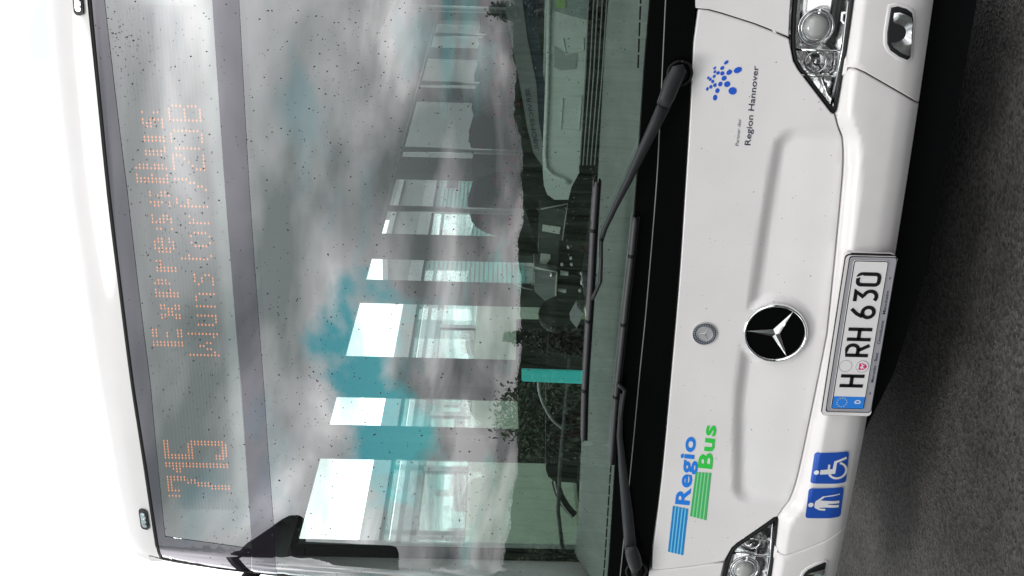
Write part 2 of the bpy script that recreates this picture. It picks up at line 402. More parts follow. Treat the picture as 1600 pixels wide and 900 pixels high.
def decal(name, polys, m, parent, off=.0015, res=None, fn=None):
    """flat print: pixel-free outlines in (x, z), each (outline, holes)"""
    fn = fn or FRONT; V, F = [], []
    for pl, hs in polys:
        pl = densify(pl, res) if res else [Vector(p) for p in pl]; pl = pl if area(pl) > 0 else pl[::-1]
        hs = [[Vector(p) for p in h] for h in hs]; hs = [h if area(h) > 0 else h[::-1] for h in hs]
        v2, f2, _ = fill(pl, res, hs); s = len(V)
        V += [(p.x, fn(p.x, p.y)-off, p.y) for p in v2]; F += [tuple(i+s for i in t) for t in f2]
    return from_py(name, V, F, m, parent)
def text_mesh(txt, bold=0., shear=0., spacing=1.):
    cu = bpy.data.curves.new('lettering', 'FONT'); cu.body = txt; cu.offset = bold; cu.shear = shear; cu.resolution_u = 4; cu.space_character = spacing
    ob = bpy.data.objects.new('lettering', cu); COL.objects.link(ob); dg = bpy.context.evaluated_depsgraph_get()
    me = bpy.data.meshes.new_from_object(ob.evaluated_get(dg)); bpy.data.objects.remove(ob); bpy.data.curves.remove(cu)
    v = [p.co.copy() for p in me.vertices]; f = [tuple(p.vertices) for p in me.polygons]; bpy.data.meshes.remove(me); return v, f
def text_on(name, txt, o, e, capheight, m, parent, place, bold=0., shear=0., spacing=1., mirror=False):
    """lettering from o to e (2D), caps capheight tall; place(p2) -> 3D"""
    v, f = text_mesh(txt, bold, shear, spacing); x0 = min(p.x for p in v); x1 = max(p.x for p in v)
    o, e = Vector(o), Vector(e); s = (e-o)/(x1-x0); t = Vector((-s.y, s.x)).normalized()*(capheight/.7)
    V = [place(o+s*((x1-p.x) if mirror else (p.x-x0))+t*p.y) for p in v]
    return from_py(name, V, f, m, parent)
def ell(cx, cy, a, b, ang, n=20):
    c, s = math.cos(ang), math.sin(ang)
    return [(cx+a*math.cos(k)*c-b*math.sin(k)*s, cy+a*math.cos(k)*s+b*math.sin(k)*c) for k in (2*math.pi*i/n for i in range(n))]
def rrect(x0, x1, y0, y1, r, n=5):
    out = []
    for cx, cy, a in ((x1-r, y1-r, 0), (x0+r, y1-r, 90), (x0+r, y0+r, 180), (x1-r, y0+r, 270)):
        out += [(cx+r*math.cos(R(a+90*i/n)), cy+r*math.sin(R(a+90*i/n))) for i in range(n+1)]
    return out
def stroke(pts, w, closed=False, caps=True):
    """outline polygon(s) of a thick pen line: returns ribbon quads as polygons"""
    P = [Vector(p) for p in pts]; n = len(P); L, Rr = [], []
    for i, p in enumerate(P):
        if closed: a, b = P[i-1], P[(i+1) % n]
        else: a, b = P[max(i-1, 0)], P[min(i+1, n-1)]
        t = (b-a).normalized(); nn = Vector((-t.y, t.x))
        if 0 < i < n-1 or closed:
            t1 = (p-P[i-1]).normalized(); c = max(.5, abs(nn.dot(Vector((-t1.y, t1.x))))); k = w/2/c
        else: k = w/2
        L.append(p+nn*k); Rr.append(p-nn*k)
    return (L, Rr)
def strokes_mesh(name, lines, w, m, parent, place, lift=0.):
    V, F = [], []
    for pts, closed in lines:
        L, Rr = stroke(pts, w, closed); s = len(V); n = len(L)
        for a, b in zip(L, Rr): V += [place(a), place(b)]
        for i in range(n if closed else n-1):
            j = (i+1) % n; F.append((s+2*i, s+2*i+1, s+2*j+1, s+2*j))
    return from_py(name, V, F, m, parent)
def arc(cx, cy, r, a0, a1, n=10, ry=None):
    ry = ry or r; return [(cx+r*math.cos(R(a0+(a1-a0)*i/n)), cy+ry*math.sin(R(a0+(a1-a0)*i/n))) for i in range(n+1)]
def prism_y(name, pxpoly, y0, depth, m, parent, back_scale=1.):
    """solid standing inside the bus: outline at plane y0, running back by depth"""
    P = [on_plane_y(X, Y, y0) for X, Y in pxpoly]; p2 = [Vector((p.x, p.z)) for p in P]
    if area(p2) < 0: p2 = p2[::-1]
    v2, f, lp = fill(p2, None); n = len(v2); V = [(p.x, y0, p.y) for p in v2]+[(p.x, y0+depth, p.y) for p in v2]; F = list(f)+[tuple(i+n for i in t[::-1]) for t in f]
    L0 = lp[0]; k = len(L0)
    for i in range(k):
        a, b = L0[i], L0[(i+1) % k]; F.append((a, a+n, b+n, b))
    return from_py(name, V, F, m, parent)

# ================================================================== the ground
def make_ground():
    bm = bmesh.new(); bmesh.ops.create_grid(bm, x_segments=4, y_segments=4, size=700)
    g = from_bm('asphalt_ground', bm, ASPHALT); g['kind'] = 'structure'
make_ground()
def make_verge():
    m = mat('short_grass', (.11, .16, .07), .9, spec=.1, var=.5, vscale=3.5, bump=.8, bscale=40)
    g = from_py('grass_verge', [(-6.6, -1, .10), (-2.9, -1, .10), (-2.9, 40, .10), (-6.6, 40, .10)], [(0, 1, 2, 3)], m); g['kind'] = 'structure'
    k = bmesh.new(); add_box(k, -2.9, -2.76, -1, 40, -.02, .115, .01); o = from_bm('kerb', k, mat('kerb_stone', (.26, .255, .245), .8, var=.15, vscale=4, bump=.2)); o['kind'] = 'structure'
    k = bmesh.new(); add_box(k, -6.74, -6.6, -1, 40, -.02, .115, .01); o = from_bm('kerb', k, bpy.data.materials['kerb_stone']); o['kind'] = 'structure'
make_verge()

# ================================================================== the bus
bus = thing('bus', 'white city bus with an amber route display, seen close from the front', 'bus')
def mir(pts): return [(-x, z) for x, z in pts]
XE = 1.2485
seam_r = PX([(1086, 14), (1108, 16), (1130, 22), (1155, 30), (1180, 38), (1208, 49), (1234, 60)])      # hood flap / right corner
lamp_in = PX([(1237, 60), (1238, 80), (1241, 95), (1248, 108), (1300, 176), (1305, 178)])              # headlight's inner outline, top to tip
lamp_bot = PX([(1308, 172), (1313, 145), (1321, 95), (1328, 50), (1335, 0)])
TIPX, TIPZ = lamp_in[-1]
bump_r = PX([(1318, 112), (1327, 107), (1338, 108), (1352, 114), (1380, 130), (1408, 146), (1434, 161)])
strip_top = PX([(1015, 0), (1005, 120), (993, 300), (975, 500), (962, 700), (951, 880)])               # upper edge of the black strip
hood_top = PX([(1083, 60), (1078, 170), (1070, 300), (1060, 450), (1047, 600), (1034, 740), (1018, 870)])
_hz = sorted(hood_top); HT = hermite(_hz)
def hood_top_z(x): return HT(max(_hz[0][0], min(_hz[-1][0], x)))
print('hoodtop', hood_top, 'tip', TIPX, TIPZ, 'lamp', lamp_in[0], lamp_bot[-1], 'seam_r', seam_r[0], seam_r[-1], 'strip', strip_top)
BOT = .338
# dark carrier behind the panels, seen only in the joints
panel('front_carrier', [(-1.235, .36), (1.235, .36), (1.235, 1.05), (-1.235, 1.05)], GAPBLACK, bus, res=.06, off=-.19, sheet=True, fn=base_front)
# hood flap
xs_top = [i/20*(seam_r[0][0]*2)-seam_r[0][0] for i in range(21)]
top_edge = [(x, hood_top_z(x)-(.007*sst((abs(x)-seam_r[0][0]+.06)/.06))) for x in xs_top]
lamp_l_in = mir(lamp_in)
seam_pts = [(-TIPX+TIPX*2*i/30, seam_z(-TIPX+TIPX*2*i/30)) for i in range(1, 30)]
def lamp_outline():
    return lamp_in + lamp_bot + [(1.12, .580), (1.18, .596), (1.205, .64), (1.20, .70), (1.17, .735), (1.10, .747), (1.0, .745)]
def smooth_seam():
    """seam drops from the lamp tip to the level run in the middle"""
    out = []
    for i in range(1, 40):
        x = TIPX-TIPX*2*i/40; out.append((x, seam_z(x)))
    return out
hood_poly = top_edge + seam_r[1:] + lamp_in[1:] + smooth_seam() + mir(lamp_in[1:])[::-1] + mir(seam_r[1:])[::-1]
hood = panel('hood_flap', hood_poly, WHITE, bus, res=.014, step=.014)
# corner panels beside the flap
corner_r = [seam_r[0]] + [(1.1, hood_top_z(1.1)+.03), (XE, 1.08), (XE, .70), (1.212, .702), (1.18, .742), (1.10, .753), (1.0, .750)] + seam_r[::-1][:-1]
for k, pl in enumerate((corner_r, mir(corner_r))):
    panel('corner_panel', pl, WHITE, bus, res=.03)
# bumper
FOGREFL = mat('fog_reflector', (.60, .60, .61), .18, metal=1.)
bump_mid = [bump_r[0]] + [(p[0], p[1]) for p in lamp_bot[:3][::-1]] + [(TIPX, TIPZ)] + smooth_seam() + [(-TIPX, TIPZ)] + mir(lamp_bot[:3]) + mir(bump_r)
bump_mid += [(-bump_r[-1][0]+2*bump_r[-1][0]*i/24, BOT) for i in range(25)] + bump_r[::-1][:-1]
panel('bumper', bump_mid, BUMPER, bus, res=.014, step=.014, thick=.05)
bump_side = bump_r + [(bump_r[-1][0]+(XE-bump_r[-1][0])*i/6, BOT) for i in range(7)] + [(XE, .69), (1.212, .69), (1.212, .64), (1.185, .592), (1.12, .574)] + lamp_bot[::-1][:-2]
fog_r = PX([(1392, 12), (1402, 10), (1416, 14), (1424, 20), (1426, 30), (1424, 60), (1421, 90), (1417, 93), (1405, 88), (1391, 78), (1386, 68), (1386, 50)])
for sgn in (1, -1):
    T = (lambda l: l) if sgn > 0 else mir
    panel('bumper_corner', T(bump_side), BUMPER, bus, res=.02, thick=.05)
    fo = T(fog_r)
    fo = fo if area(fo) > 0 else fo[::-1]; fo = [Vector(p) for p in fo]
    lamp = panel('fog_lamp', offset(fo, .012), BUMPER, bus, res=.02, off=.0035, gap=0, edge=.006, thick=.01)
    lamp['label'] = 'small lamp in a shallow recess of the bumper corner'
    panel('lamp_rim', offset(fo, .001), SATIN, lamp, res=.02, off=.0065, gap=0, edge=.003, thick=.008)
    cx = sum(p.x for p in fo)/len(fo); cz = sum(p.y for p in fo)/len(fo)
    inn = [Vector((cx+(p.x-cx)*.8, cz+(p.y-cz)*.8)) for p in fo]
    v2, f2, _ = fill(densify(inn, .012), .008)
    hx = max(abs(p.x-cx) for p in inn); hz = max(abs(p.y-cz) for p in inn)
    V = []
    for p in v2:
        u_, w_ = (p.x-cx)/hx, (p.y-cz)/hz
        V.append((p.x, FRONT(p.x, p.y)-.0145+.30*(p.y-cz)+.007*math.cos(u_*4.2)*(1-w_*w_)+.008*max(0, 1-u_*u_-w_*w_), p.y))
    from_py('reflector', V, f2, FOGREFL, lamp, True)
    panel('lamp_lens', inn, LENS, lamp, res=.02, off=.019, sheet=True)
# black glass strip under the windscreen
bs = [(-1.235+2.47*i/40, hood_top_z(-1.235+2.47*i/40)+.002) for i in range(41)]
_st = sorted(strip_top); ST = hermite(_st)
def strip_top_z(x): return ST(max(_st[0][0], min(_st[-1][0], x)))
tp = [(1.235-2.47*i/40, strip_top_z(1.235-2.47*i/40)) for i in range(41)]
panel('black_cowl', bs+tp, GLOSSBLACK, bus, res=.04, gap=.0, edge=.002, thick=.012, off=.001)
lst = sorted(PX([(1040, 0), (1033, 150), (1025, 300), (1010, 480), (998, 600), (984, 750), (970, 890)]))
LN = hermite(lst)
lnp = [(-1.2+2.4*i/40, LN(max(lst[0][0], min(lst[-1][0], -1.2+2.4*i/40)))) for i in range(41)]
strip('glass_joint', lnp, .004, mat('joint_grey', (.20, .20, .19), .4), bus, off=.0028)

# ---- windscreen
gl_top = PX([(140, 0), (155, 150), (170, 300), (188, 450), (207, 600), (228, 735), (250, 868)])
_gt = sorted(gl_top); GT = hermite(_gt)
def glass_top_z(x): return GT(max(_gt[0][0], min(_gt[-1][0], x)))
gl_left = PX([(252, 872), (270, 876), (345, 888), (395, 897)])
print('gltop', gl_top, 'left', gl_left)
GLX = abs(gl_left[0][0])
left_edge = [(-GLX, glass_top_z(-GLX)), (gl_left[1][0], gl_left[1][1]), (gl_left[2][0], gl_left[2][1]), (-1.185, 2.4), (-1.20, 1.9), (-1.225, 1.5), (-1.235, 1.25)]
right_edge = mir(left_edge)[::-1]
top_line = [(GLX-2*GLX*i/30, glass_top_z(GLX-2*GLX*i/30)) for i in range(1, 30)]
base_line = [(-1.235+2.47*i/40, strip_top_z(-1.235+2.47*i/40)-.012) for i in range(41)]
glass_poly = left_edge + base_line + right_edge + top_line
screen = panel('windscreen', glass_poly, GLASS, bus, res=.04, sheet=True)
seal_line = left_edge[::-1] + [(-GLX+2*GLX*i/30, glass_top_z(-GLX+2*GLX*i/30)) for i in range(1, 30)] + right_edge[::-1]
strip('seal', densify(seal_line, .04, False), .017, RUBBER, screen, off=.003)
# fine heating line printed along the foot of the glass
hl = sorted(PX([(1001, 0), (992, 200), (981, 330), (966, 560), (954, 735), (944, 890)])); HL = hermite(hl)
for i in range(46):
    xa = -1.05+2.15*i/46
    if xa < -.25 or xa > .8:
        strip('heating_dash', [(xa+.04*j/2, HL(max(hl[0][0], min(hl[-1][0], xa+.04*j/2)))) for j in range(3)], .005, INTBLACK, screen, off=.0012)
# rain on the glass
def rain(name, n, region, parent, rmin, rmax, seed):
    rnd = random.Random(seed); V, F = [], []; cl = [(rnd.uniform(-1.1, 1.1), rnd.uniform(1.2, 2.8)) for _ in range(45)]
    k = 0
    while k < n:
        if rnd.random() < .3:
            c = rnd.choice(cl); x, z = rnd.gauss(c[0], .08), rnd.gauss(c[1], .08)
        else: x, z = rnd.uniform(-1.2, 1.2), rnd.uniform(.5, 2.8)
        if not region(x, z): continue
        k += 1; r = rmin+(rmax-rmin)*rnd.random()**3.2; y = FRONT(x, z); n_ = nrm(x, z, FRONT); s = len(V)
        tx = Vector((1, 0, 0)).cross(n_).normalized(); ty = n_.cross(tx); st = rnd.uniform(.85, 1.5)
        c0 = Vector((x, y, z))+n_*(.0014 if parent is screen else 0.)
        for h, rr in ((-.0002, 1.), (.45*r, .78)):
            for a in range(7):
                q = 2*math.pi*a/7; V.append(c0+n_*h+(tx*math.cos(q)*st+ty*math.sin(q))*r*rr)
        V.append(c0+n_*r*.66)
        for a in range(7):
            b = (a+1) % 7; F += [(s+a, s+b, s+7+b, s+7+a), (s+7+a, s+7+b, s+14)]
        F.append(tuple(s+a for a in range(7))[::-1])
    o = from_py(name, V, F, WATER, parent, True); o['kind'] = 'stuff'
gpoly = [Vector(p) for p in glass_poly]
rain('raindrops', 3600, lambda x, z: z > 1.22 and inside((x, z), gpoly), screen, .0008, .0026, 3)

rain('raindrops', 170, lambda x, z: .56 < z < .99 and abs(x) < .95, hood, .0007, .0017, 8)
# ---- roof cap over the glass
def roof_cap():
    nx = 48; V, F, NR = [], [], []
    prof = [(0, .006), (.03, .012), (.06, .045), (.085, .10), (.105, .20), (.122, .36), (.135, .6), (.14, 1.2)]
    dz = [0, .05, .11, .165, .20, .225, .24, .245]; dy = [.0, .014, .04, .10, .19, .33, .55, 1.2]
    w = 1.245
    for i in range(nx+1):
        x = -GLX+2*GLX*i/nx; z0 = glass_top_z(x)+.006
        for k in range(8):
            drop = .10*max(0, abs(x)-.75)**2*(dz[k]/.245)
            V.append((x, FRONT(x, 2.82)+.004+dy[k]-.004, z0+dz[k]-drop))
    for i in range(nx):
        for k in range(7): F.append((i*8+k, (i+1)*8+k, (i+1)*8+k+1, i*8+k+1))
    return from_py('roof_cap', V, F, WHITE, bus, True)
cap = roof_cap()
# corner posts either side of the glass, turning into the roof edge
def post(sgn):
    V, F = [], []
    cols = left_edge + [(-1.238, 1.08)]
    rows = []
    for x, z in cols:
        y = FRONT(x, z); rows.append([(x-.006, y-.001, z), (x-.03, FRONT(max(-1.245, x-.03), z)-.001, z), (max(-1.249, x-.07), FRONT(max(-1.247, x-.07), z), z),
                                      (-1.25, .36+plan(1.1)+.06, z), (-1.25, .62, z)])
    z0 = glass_top_z(sgn*GLX)+.006; y0 = FRONT(GLX, 2.82); dr = .10*(GLX-.75)**2; capr = []
    for a, b in ((1.2, .245), (.55, .24), (.33, .225), (.19, .20), (.10, .165), (.04, .11), (.014, .05)):
        z = z0+b-dr*b/.245; y = y0+a; k = b/.245
        capr.append([(-GLX+.0, y, z), (-GLX-.035, y+.012, z-.012*k), (-GLX-.075, y+.05, z-.05*k), (-1.235, y+.085, z-.10*k), (-1.25, y+.13, z-.19*k)])
    rows = capr + rows
    for r_ in rows: V += [(p[0]*-sgn, p[1], p[2]) for p in r_]
    for i in range(len(rows)-1):
        for j in range(4): F.append((5*i+j, 5*i+j+1, 5*i+j+6, 5*i+j+5))
    bm = bmesh.new(); vs = [bm.verts.new(v) for v in V]
    for f in F:
        if len({tuple(V[i]) for i in f}) > 2: bm.faces.new([vs[i] for i in f])
    bmesh.ops.recalc_face_normals(bm, faces=bm.faces[:])
    return from_bm('corner_post', bm, WHITE, bus)
post(-1); post(1)
strip('cap_joint', [(-GLX, glass_top_z(-GLX)+.005), (-GLX, glass_top_z(-GLX)+.05)], .004, GAPBLACK, bus, off=.0)
# marker lamps on the roof cap
mk = [S(X, Y, 0, base_front) for X, Y in ((222, 793), (235, 829))]
for sgn in (-1, 1):
    c = Vector((sgn*abs((mk[0].x+mk[1].x)/2), (mk[0].y+mk[1].y)/2-.0, (mk[0].z+mk[1].z)/2))
    c.z = glass_top_z(c.x)+.036; c.y = FRONT(c.x, 2.82)+.006
    def place_l(p, h=0., c=c): return (c.x+p[0], c.y-h+plan(c.x+p[0])-plan(c.x)+p[1]*.3, c.z+p[1])
    def slab(nm, pl, h0, h1, m, parent):
        n = len(pl); V = [place_l(p, h0) for p in pl]+[place_l(p, h1) for p in pl]
        F = [tuple(range(n, 2*n))]+[(i, (i+1) % n, n+(i+1) % n, n+i) for i in range(n)]
        return from_py(nm, V, F, m, parent)
    ml = slab('marker_lamp', rrect(-.046, .046, -.016, .016, .012), -.004, .005, SATIN, bus)
    slab('lamp_lens', rrect(-.034, .034, -.010, .010, .009), .0045, .008, CHROME2, ml)
    for dx in (-.02, 0, .02):
        slab('reflector', ell(dx, 0, .007, .008, 0, 10), .008, .0105, mat('reflector_glass', (.5, .5, .52), .15, metal=.5) if dx < -.01 and sgn < 0 else CHROME, ml)
# roof, sides and floor of the body
def roof():
    prof = [(-1.25, 2.62), (-1.249, 2.78), (-1.222, 2.90), (-1.15, 2.99), (-1.02, 3.04), (-.7, 3.058), (0, 3.062)]; prof += [(-x, z) for x, z in prof[:-1][::-1]]; n = len(prof)
    V = [(x, y, z) for y in (1.05, 11.8) for x, z in prof]; F = [(i, i+1, n+i+1, n+i) for i in range(n-1)]
    return from_py('roof', V, F, WHITE, bus, True)
roof()
box('underbody', -1.2, 1.2, .16, 11.7, .345, .37, GAPBLACK, bus)
box('rear_wall', -1.245, 1.245, 11.7, 11.8, .4, 3.03, WHITE, bus)

# ---- star badges
def emblem(cx, cz, Rr, big):
    c = Vector((cx, base_front(cx, cz), cz)); n = nrm(cx, cz, base_front); ex = Vector((0, 0, 1)).cross(-n).normalized(); ez = (-n).cross(ex).normalized()
    if ez.z < 0: ez = -ez
    if ex.x < 0: ex = -ex
    c = c + n*(.006 if big else .002)
    P = lambda a, b, h=0.: c+ex*a+ez*b+n*h
    seg = 64; base = []
    # dish
    V = [P(0, 0, 0)]+[P(math.cos(2*math.pi*i/seg)*Rr*.9, math.sin(2*math.pi*i/seg)*Rr*.9) for i in range(seg)]
    disc = from_py('emblem' if big else 'badge', V, [(0, i+1, (i+1) % seg+1) for i in range(seg)], GLOSSBLACK if big else SILVER, bus)
    def ring(nm, rA, rB, h, m):
        V, F = [], []; prof = [(rB, -.012), (rB, h*.5), ((rA*.35+rB*.65), h), ((rA*.65+rB*.35), h), (rA, h*.3), (rA, 0)]
        for i in range(seg):
            a = 2*math.pi*i/seg
            for r_, hh in prof: V.append(P(math.cos(a)*r_, math.sin(a)*r_, hh))
        k = len(prof)
        for i in range(seg):
            j = (i+1) % seg
            for q in range(k-1): F.append((i*k+q, i*k+q+1, j*k+q+1, j*k+q))
        return from_py(nm, V, F, m, disc, True)
    if big:
        ring('ring', Rr*.895, Rr, .009, CHROME)
        star_r, w, hh, s0 = Rr*.9, .16, .011, 1.
    else:
        ring('ring', Rr*.66, Rr, .003, BADGEDARK); ring('rim', Rr*.97, Rr*1.03, .004, SILVER); ring('inner_rim', Rr*.64, Rr*.70, .0035, SILVER)
        for i in range(26):
            a = 2*math.pi*i/26; q = Rr*.83
            V = [P(math.cos(a+da)*(q+dr), math.sin(a+da)*(q+dr), .0036) for da, dr in ((-.05, 0), (0, Rr*.08), (.05, 0), (0, -Rr*.08))]
            from_py('leaf', V, [(0, 1, 2, 3)], SILVER, disc)
        star_r, w, hh = Rr*.62, .16, .004
    V, F = [P(0, 0, hh)], []
    for k in range(3):
        a = R(90+120*k); b1 = a-R(60); b2 = a+R(60)
        V += [P(math.cos(a)*star_r, math.sin(a)*star_r, hh*.25), P(math.cos(b1)*star_r*w, math.sin(b1)*star_r*w, .0006), P(math.cos(b2)*star_r*w, math.sin(b2)*star_r*w, .0006)]
        s = 1+3*k; F += [(0, s+1, s), (0, s, s+2)]
    from_py('star', V, F, CHROME2 if not big else CHROME, disc)
_e = S(1211, 519, 0, base_front); emblem(_e.x, _e.z, .1015, True)
_e = S(1101, 521, 0, base_front); emblem(_e.x, _e.z, .0385, False)

# ---- printed stickers
PXY = lambda off: (lambda p: S(p[0], -p[1], off))
def sticker(name, polys, m, parent=None, off=.0016, res=None):
    return decal(name, [(PX(pl), [PX(h) for h in hs]) for pl, hs in polys], m, parent or bus, off, res)
k_ = 5.627
dots = [(250,98,24,13,40), (352,165,38,25,25), (215,147,20,15,40), (276,185,28,20,35), (216,194,20,17,45), (178,190,17,14,50), (148,148,16,9,50), (150,180,15,11,55), (144,220,16,12,55), (231,237,24,20,45), (92,234,14,9,60), (110,247,16,11,60), (131,265,16,13,60), (198,288,22,18,60), (258,289,28,25,30), (151,297,18,15,65), (115,312,17,13,70), (84,331,17,11,75), (172,346,22,18,75), (306,348,36,33,0), (152,407,26,18,85)]
sticker('region_logo', [([(1090+x/k_, 80+y/k_) for x, y in ell(a, b, c, d, -R(g), 16)], []) for a, b, c, d, g in dots], BLUE)
text_on('sticker_text', 'Region Hannover', (1172.2, -227.3), (1185.0, -103.6), 9.2, INK, bus, PXY(.0016), bold=.006)
text_on('sticker_text', 'Partner der', (1153.8, -228), (1158, -186), 5.2, GREYINK, bus, PXY(.0016))
text_on('sticker_text', 'Regio', (1076.2, -789.6), (1087.0, -683.5), 21.5, REGIOBLUE, bus, PXY(.0018), bold=.026, spacing=1.08)
text_on('sticker_text', 'Bus', (1111.6, -733.0), (1118.6, -665.5), 21.5, GREEN, bus, PXY(.0018), bold=.026, spacing=1.08)
def bars(name, q, n, m1, m2):
    a, b, c, d = [Vector(p) for p in q]                       # top-left, top-right, bottom-right, bottom-left in the picture
    N = 2*n-1
    for i in range(N):
        s0, s1 = i/N, (i+1)/N
        if i % 2 == 0: s0 -= .015; s1 += .015
        pl = [a+(b-a)*s0, a+(b-a)*s1, d+(c-d)*s1, d+(c-d)*s0]
        sticker(name, [(pl, [])], m1 if i % 2 == 0 else m2, off=.0016 if i % 2 else .0019)
bars('logo_stripe', ((1051.6, 790), (1074.8, 794.8), (1066.8, 867), (1043.8, 861.6)), 5, STRIPEBLUE, CYAN)
bars('logo_stripe', ((1087, 737.5), (1110.8, 738.6), (1102.8, 812.4), (1078.2, 806)), 5, MIDGREEN, LTGREEN)
def sign(name, q, draw):
    tl, tr, br, bl = [Vector(p) for p in q]
    def mp(u, v):
        a = tl+(tr-tl)*u; b = bl+(br-bl)*u; return b+(a-b)*v
    xz = lambda pts: PX([tuple(mp(*p)) for p in pts])
    base = decal(name, [(xz(rrect(-.022, 1.022, -.022, 1.022, .11)), [])], SIGNWHITE, bus, .0012, .01)
    decal('sign_field', [(xz(rrect(0, 1, 0, 1, .09)), [])], SIGNBLUE, base, .0030, .01)
    for pl in draw: decal('pictogram', [(xz(pl), [])], SIGNWHITE, base, .0045, .01)
def pen(pts, w):
    L, Rr = stroke(pts, w); return [tuple(p) for p in L]+[tuple(p) for p in Rr[::-1]]
wheel = [ell(.355, .865, .072, .072, 0), [(.285, .76), (.43, .76), (.445, .56), (.60, .56), (.60, .50), (.45, .50), (.455, .42), (.70, .40), (.845, .075), (.78, .05), (.65, .315), (.30, .335)],
         pen(arc(.40, .275, .245, 115, 350, 18), .065)]
elder = [ell(.45, .885, .075, .075, 0), [(.36, .78), (.54, .78), (.60, .70), (.565, .44), (.56, .09), (.475, .09), (.465, .40), (.44, .40), (.42, .09), (.335, .09), (.345, .44), (.34, .60)],
         pen([(.37, .75), (.29, .62), (.27, .46)], .062), pen([(.54, .75), (.635, .62), (.70, .55)], .062), pen([(.70, .585), (.78, .10)], .034)]
sign('wheelchair_sign', ((1265.2, 754.6), (1272.4, 706), (1326.6, 704.6), (1321.2, 753.6)), wheel)
sign('mobility_sign', ((1257.6, 809), (1263.4, 762.4), (1318.6, 760.2), (1312.8, 807)), elder)

# ---- number plate
PX0, PZ0, PY = -.2365, .3855, -.023
pl3 = lambda h: (lambda p: (PX0+p[0]/1000, PY-h, PZ0+p[1]/1000))
def slab_plate(name, pl, h0, h1, m, parent, holes=()):
    pl = [Vector(p) for p in pl]; pl = pl if area(pl) > 0 else pl[::-1]; hs = [[Vector(p) for p in h] for h in holes]
    v2, f, lp = fill(pl, None, hs); n = len(v2); V = [pl3(h1)(p) for p in v2]+[pl3(h0)(p) for p in v2]; F = [tuple(t) for t in f]
    for l in lp:
        for i in range(len(l)):
            a, b = l[i], l[(i+1) % len(l)]; F.append((a, a+n, b+n, b))
    return from_py(name, V, F, m, parent)
slab_plate('plate_recess', rrect(-24, 534, -25, 134, 13), -.03, .002, BUMPER, bus, [rrect(-12.5, 532.5, -25, 124.5, 10)])
slab_plate('recess_shadow_gap', rrect(-25.5, 535.5, -25, 135.5, 14), -.008, .0005, GAPBLACK, bus)
plate = slab_plate('number_plate', rrect(0, 520, 0, 110, 9), -.006, .004, PLATEWHITE, bus)
slab_plate('plate_holder', rrect(-9, 529, -22, 121, 10), -.016, .0025, HOLDER, bus, [rrect(-1, 521, -1, 111, 9)])
slab_plate('holder_edge', rrect(-14, 534, -20, 126, 10), -.02, -.006, GAPBLACK, bus)
slab_plate('border_line', rrect(1.5, 518.5, 1.5, 108.5, 8), .004, .0046, PLATEBLACK, plate, [rrect(4.2, 515.8, 4.2, 105.8, 6)])
slab_plate('euro_band', [(4.5, 7), (7, 4.5), (47, 4.5), (47, 105.5), (7, 105.5), (4.5, 103)], .004, .0049, EUBLUE, plate)
for i in range(12):
    a = math.pi*2*i/12
    slab_plate('euro_star', [(26+16*math.cos(a)+(2.6 if k % 2 == 0 else 1.1)*math.cos(R(90+36*k)), 76+16*math.sin(a)+(2.6 if k % 2 == 0 else 1.1)*math.sin(R(90+36*k))) for k in range(10)], .0049, .0053, GOLD, plate)
strokes_mesh('country_letter', [([(24, 18), (24, 34), (28, 34)]+arc(28, 26, 6.5, 90, -90, 8, 8)+[(24, 18)], 0)], 3.6, SIGNWHITE, plate, pl3(.0054))
def glyph(lines, w=11.8):
    strokes_mesh('plate_character', lines, w, PLATEBLACK, plate, pl3(.0056))
def G(x, *ls): return [([(x+a, 18+b) for a, b in pts], cl) for pts, cl in ls]
Hc = lambda x: G(x, ([(5, 0), (5, 75)], 0), ([(40, 0), (40, 75)], 0), ([(5, 39), (40, 39)], 0))
glyph(Hc(82)); glyph(Hc(247))
glyph(G(191, ([(5, 0), (5, 70), (26, 70)]+arc(26, 52, 15, 80, -80, 8, 18)+[(5, 34)], 0), ([(22, 34), (41, 0)], 0)))
glyph(G(323, ([(34, 75), (18, 58), (8, 38)], 0), (arc(23, 22, 17.5, 0, 360, 20, 18)[:-1], 1)))
glyph(G(378, ([(5, 70), (38, 70), (20, 45)]+arc(21, 24, 19, 70, -130, 12, 19.5), 0)))
glyph(G(434, ([(30, 70)]+arc(16, 58, 11, 90, 180, 5, 12)+arc(16, 17, 11, 180, 270, 5, 12)+arc(30, 17, 11, 270, 360, 5, 12)+arc(30, 58, 11, 0, 90, 5, 12), 0)))
strokes_mesh('slit', [([(434+28, 18+76), (434+36, 18+56)], 0)], 4, PLATEWHITE, plate, pl3(.0060))
slab_plate('seal_plaque', ell(157, 30, 21, 21, 0, 32), .004, .0054, HOLDER, plate); slab_plate('seal_face', ell(157, 30, 19, 19, 0, 32), .004, .0058, SIGNWHITE, plate)
slab_plate('seal_shield', [(145.5, 41), (168.5, 41), (168.5, 27), (165, 20), (157, 15), (149, 20), (145.5, 27)], .0058, .0061, SEALRED, plate)
slab_plate('seal_horse', [(148, 32), (152, 35), (155, 38), (157, 36), (156, 33), (161, 32), (166, 36), (166, 32), (163, 29), (165, 23), (162, 24), (160, 28), (155, 28), (152, 22), (150, 23), (152, 29), (149, 30)], .0061, .0063, SIGNWHITE, plate)
strokes_mesh('embossed_ring', [(ell(157, 83, 20, 20, 0, 32), 1)], 1.6, HOLDER, plate, pl3(.0046))
for t_, a, b in (('Mercedes - Benz', 100, 206), ('Omnibusse', 236, 318), ('Mannheim', 340, 420)):
    text_on('holder_text', t_, (a, -15), (b, -15), 9.5, INK, bus, pl3(.0032), bold=.012)
for sx in (60, 462): slab_plate('holder_clip', rrect(sx-4, sx+4, -13, -8, 1), .0025, .0032, GREYINK, bus)

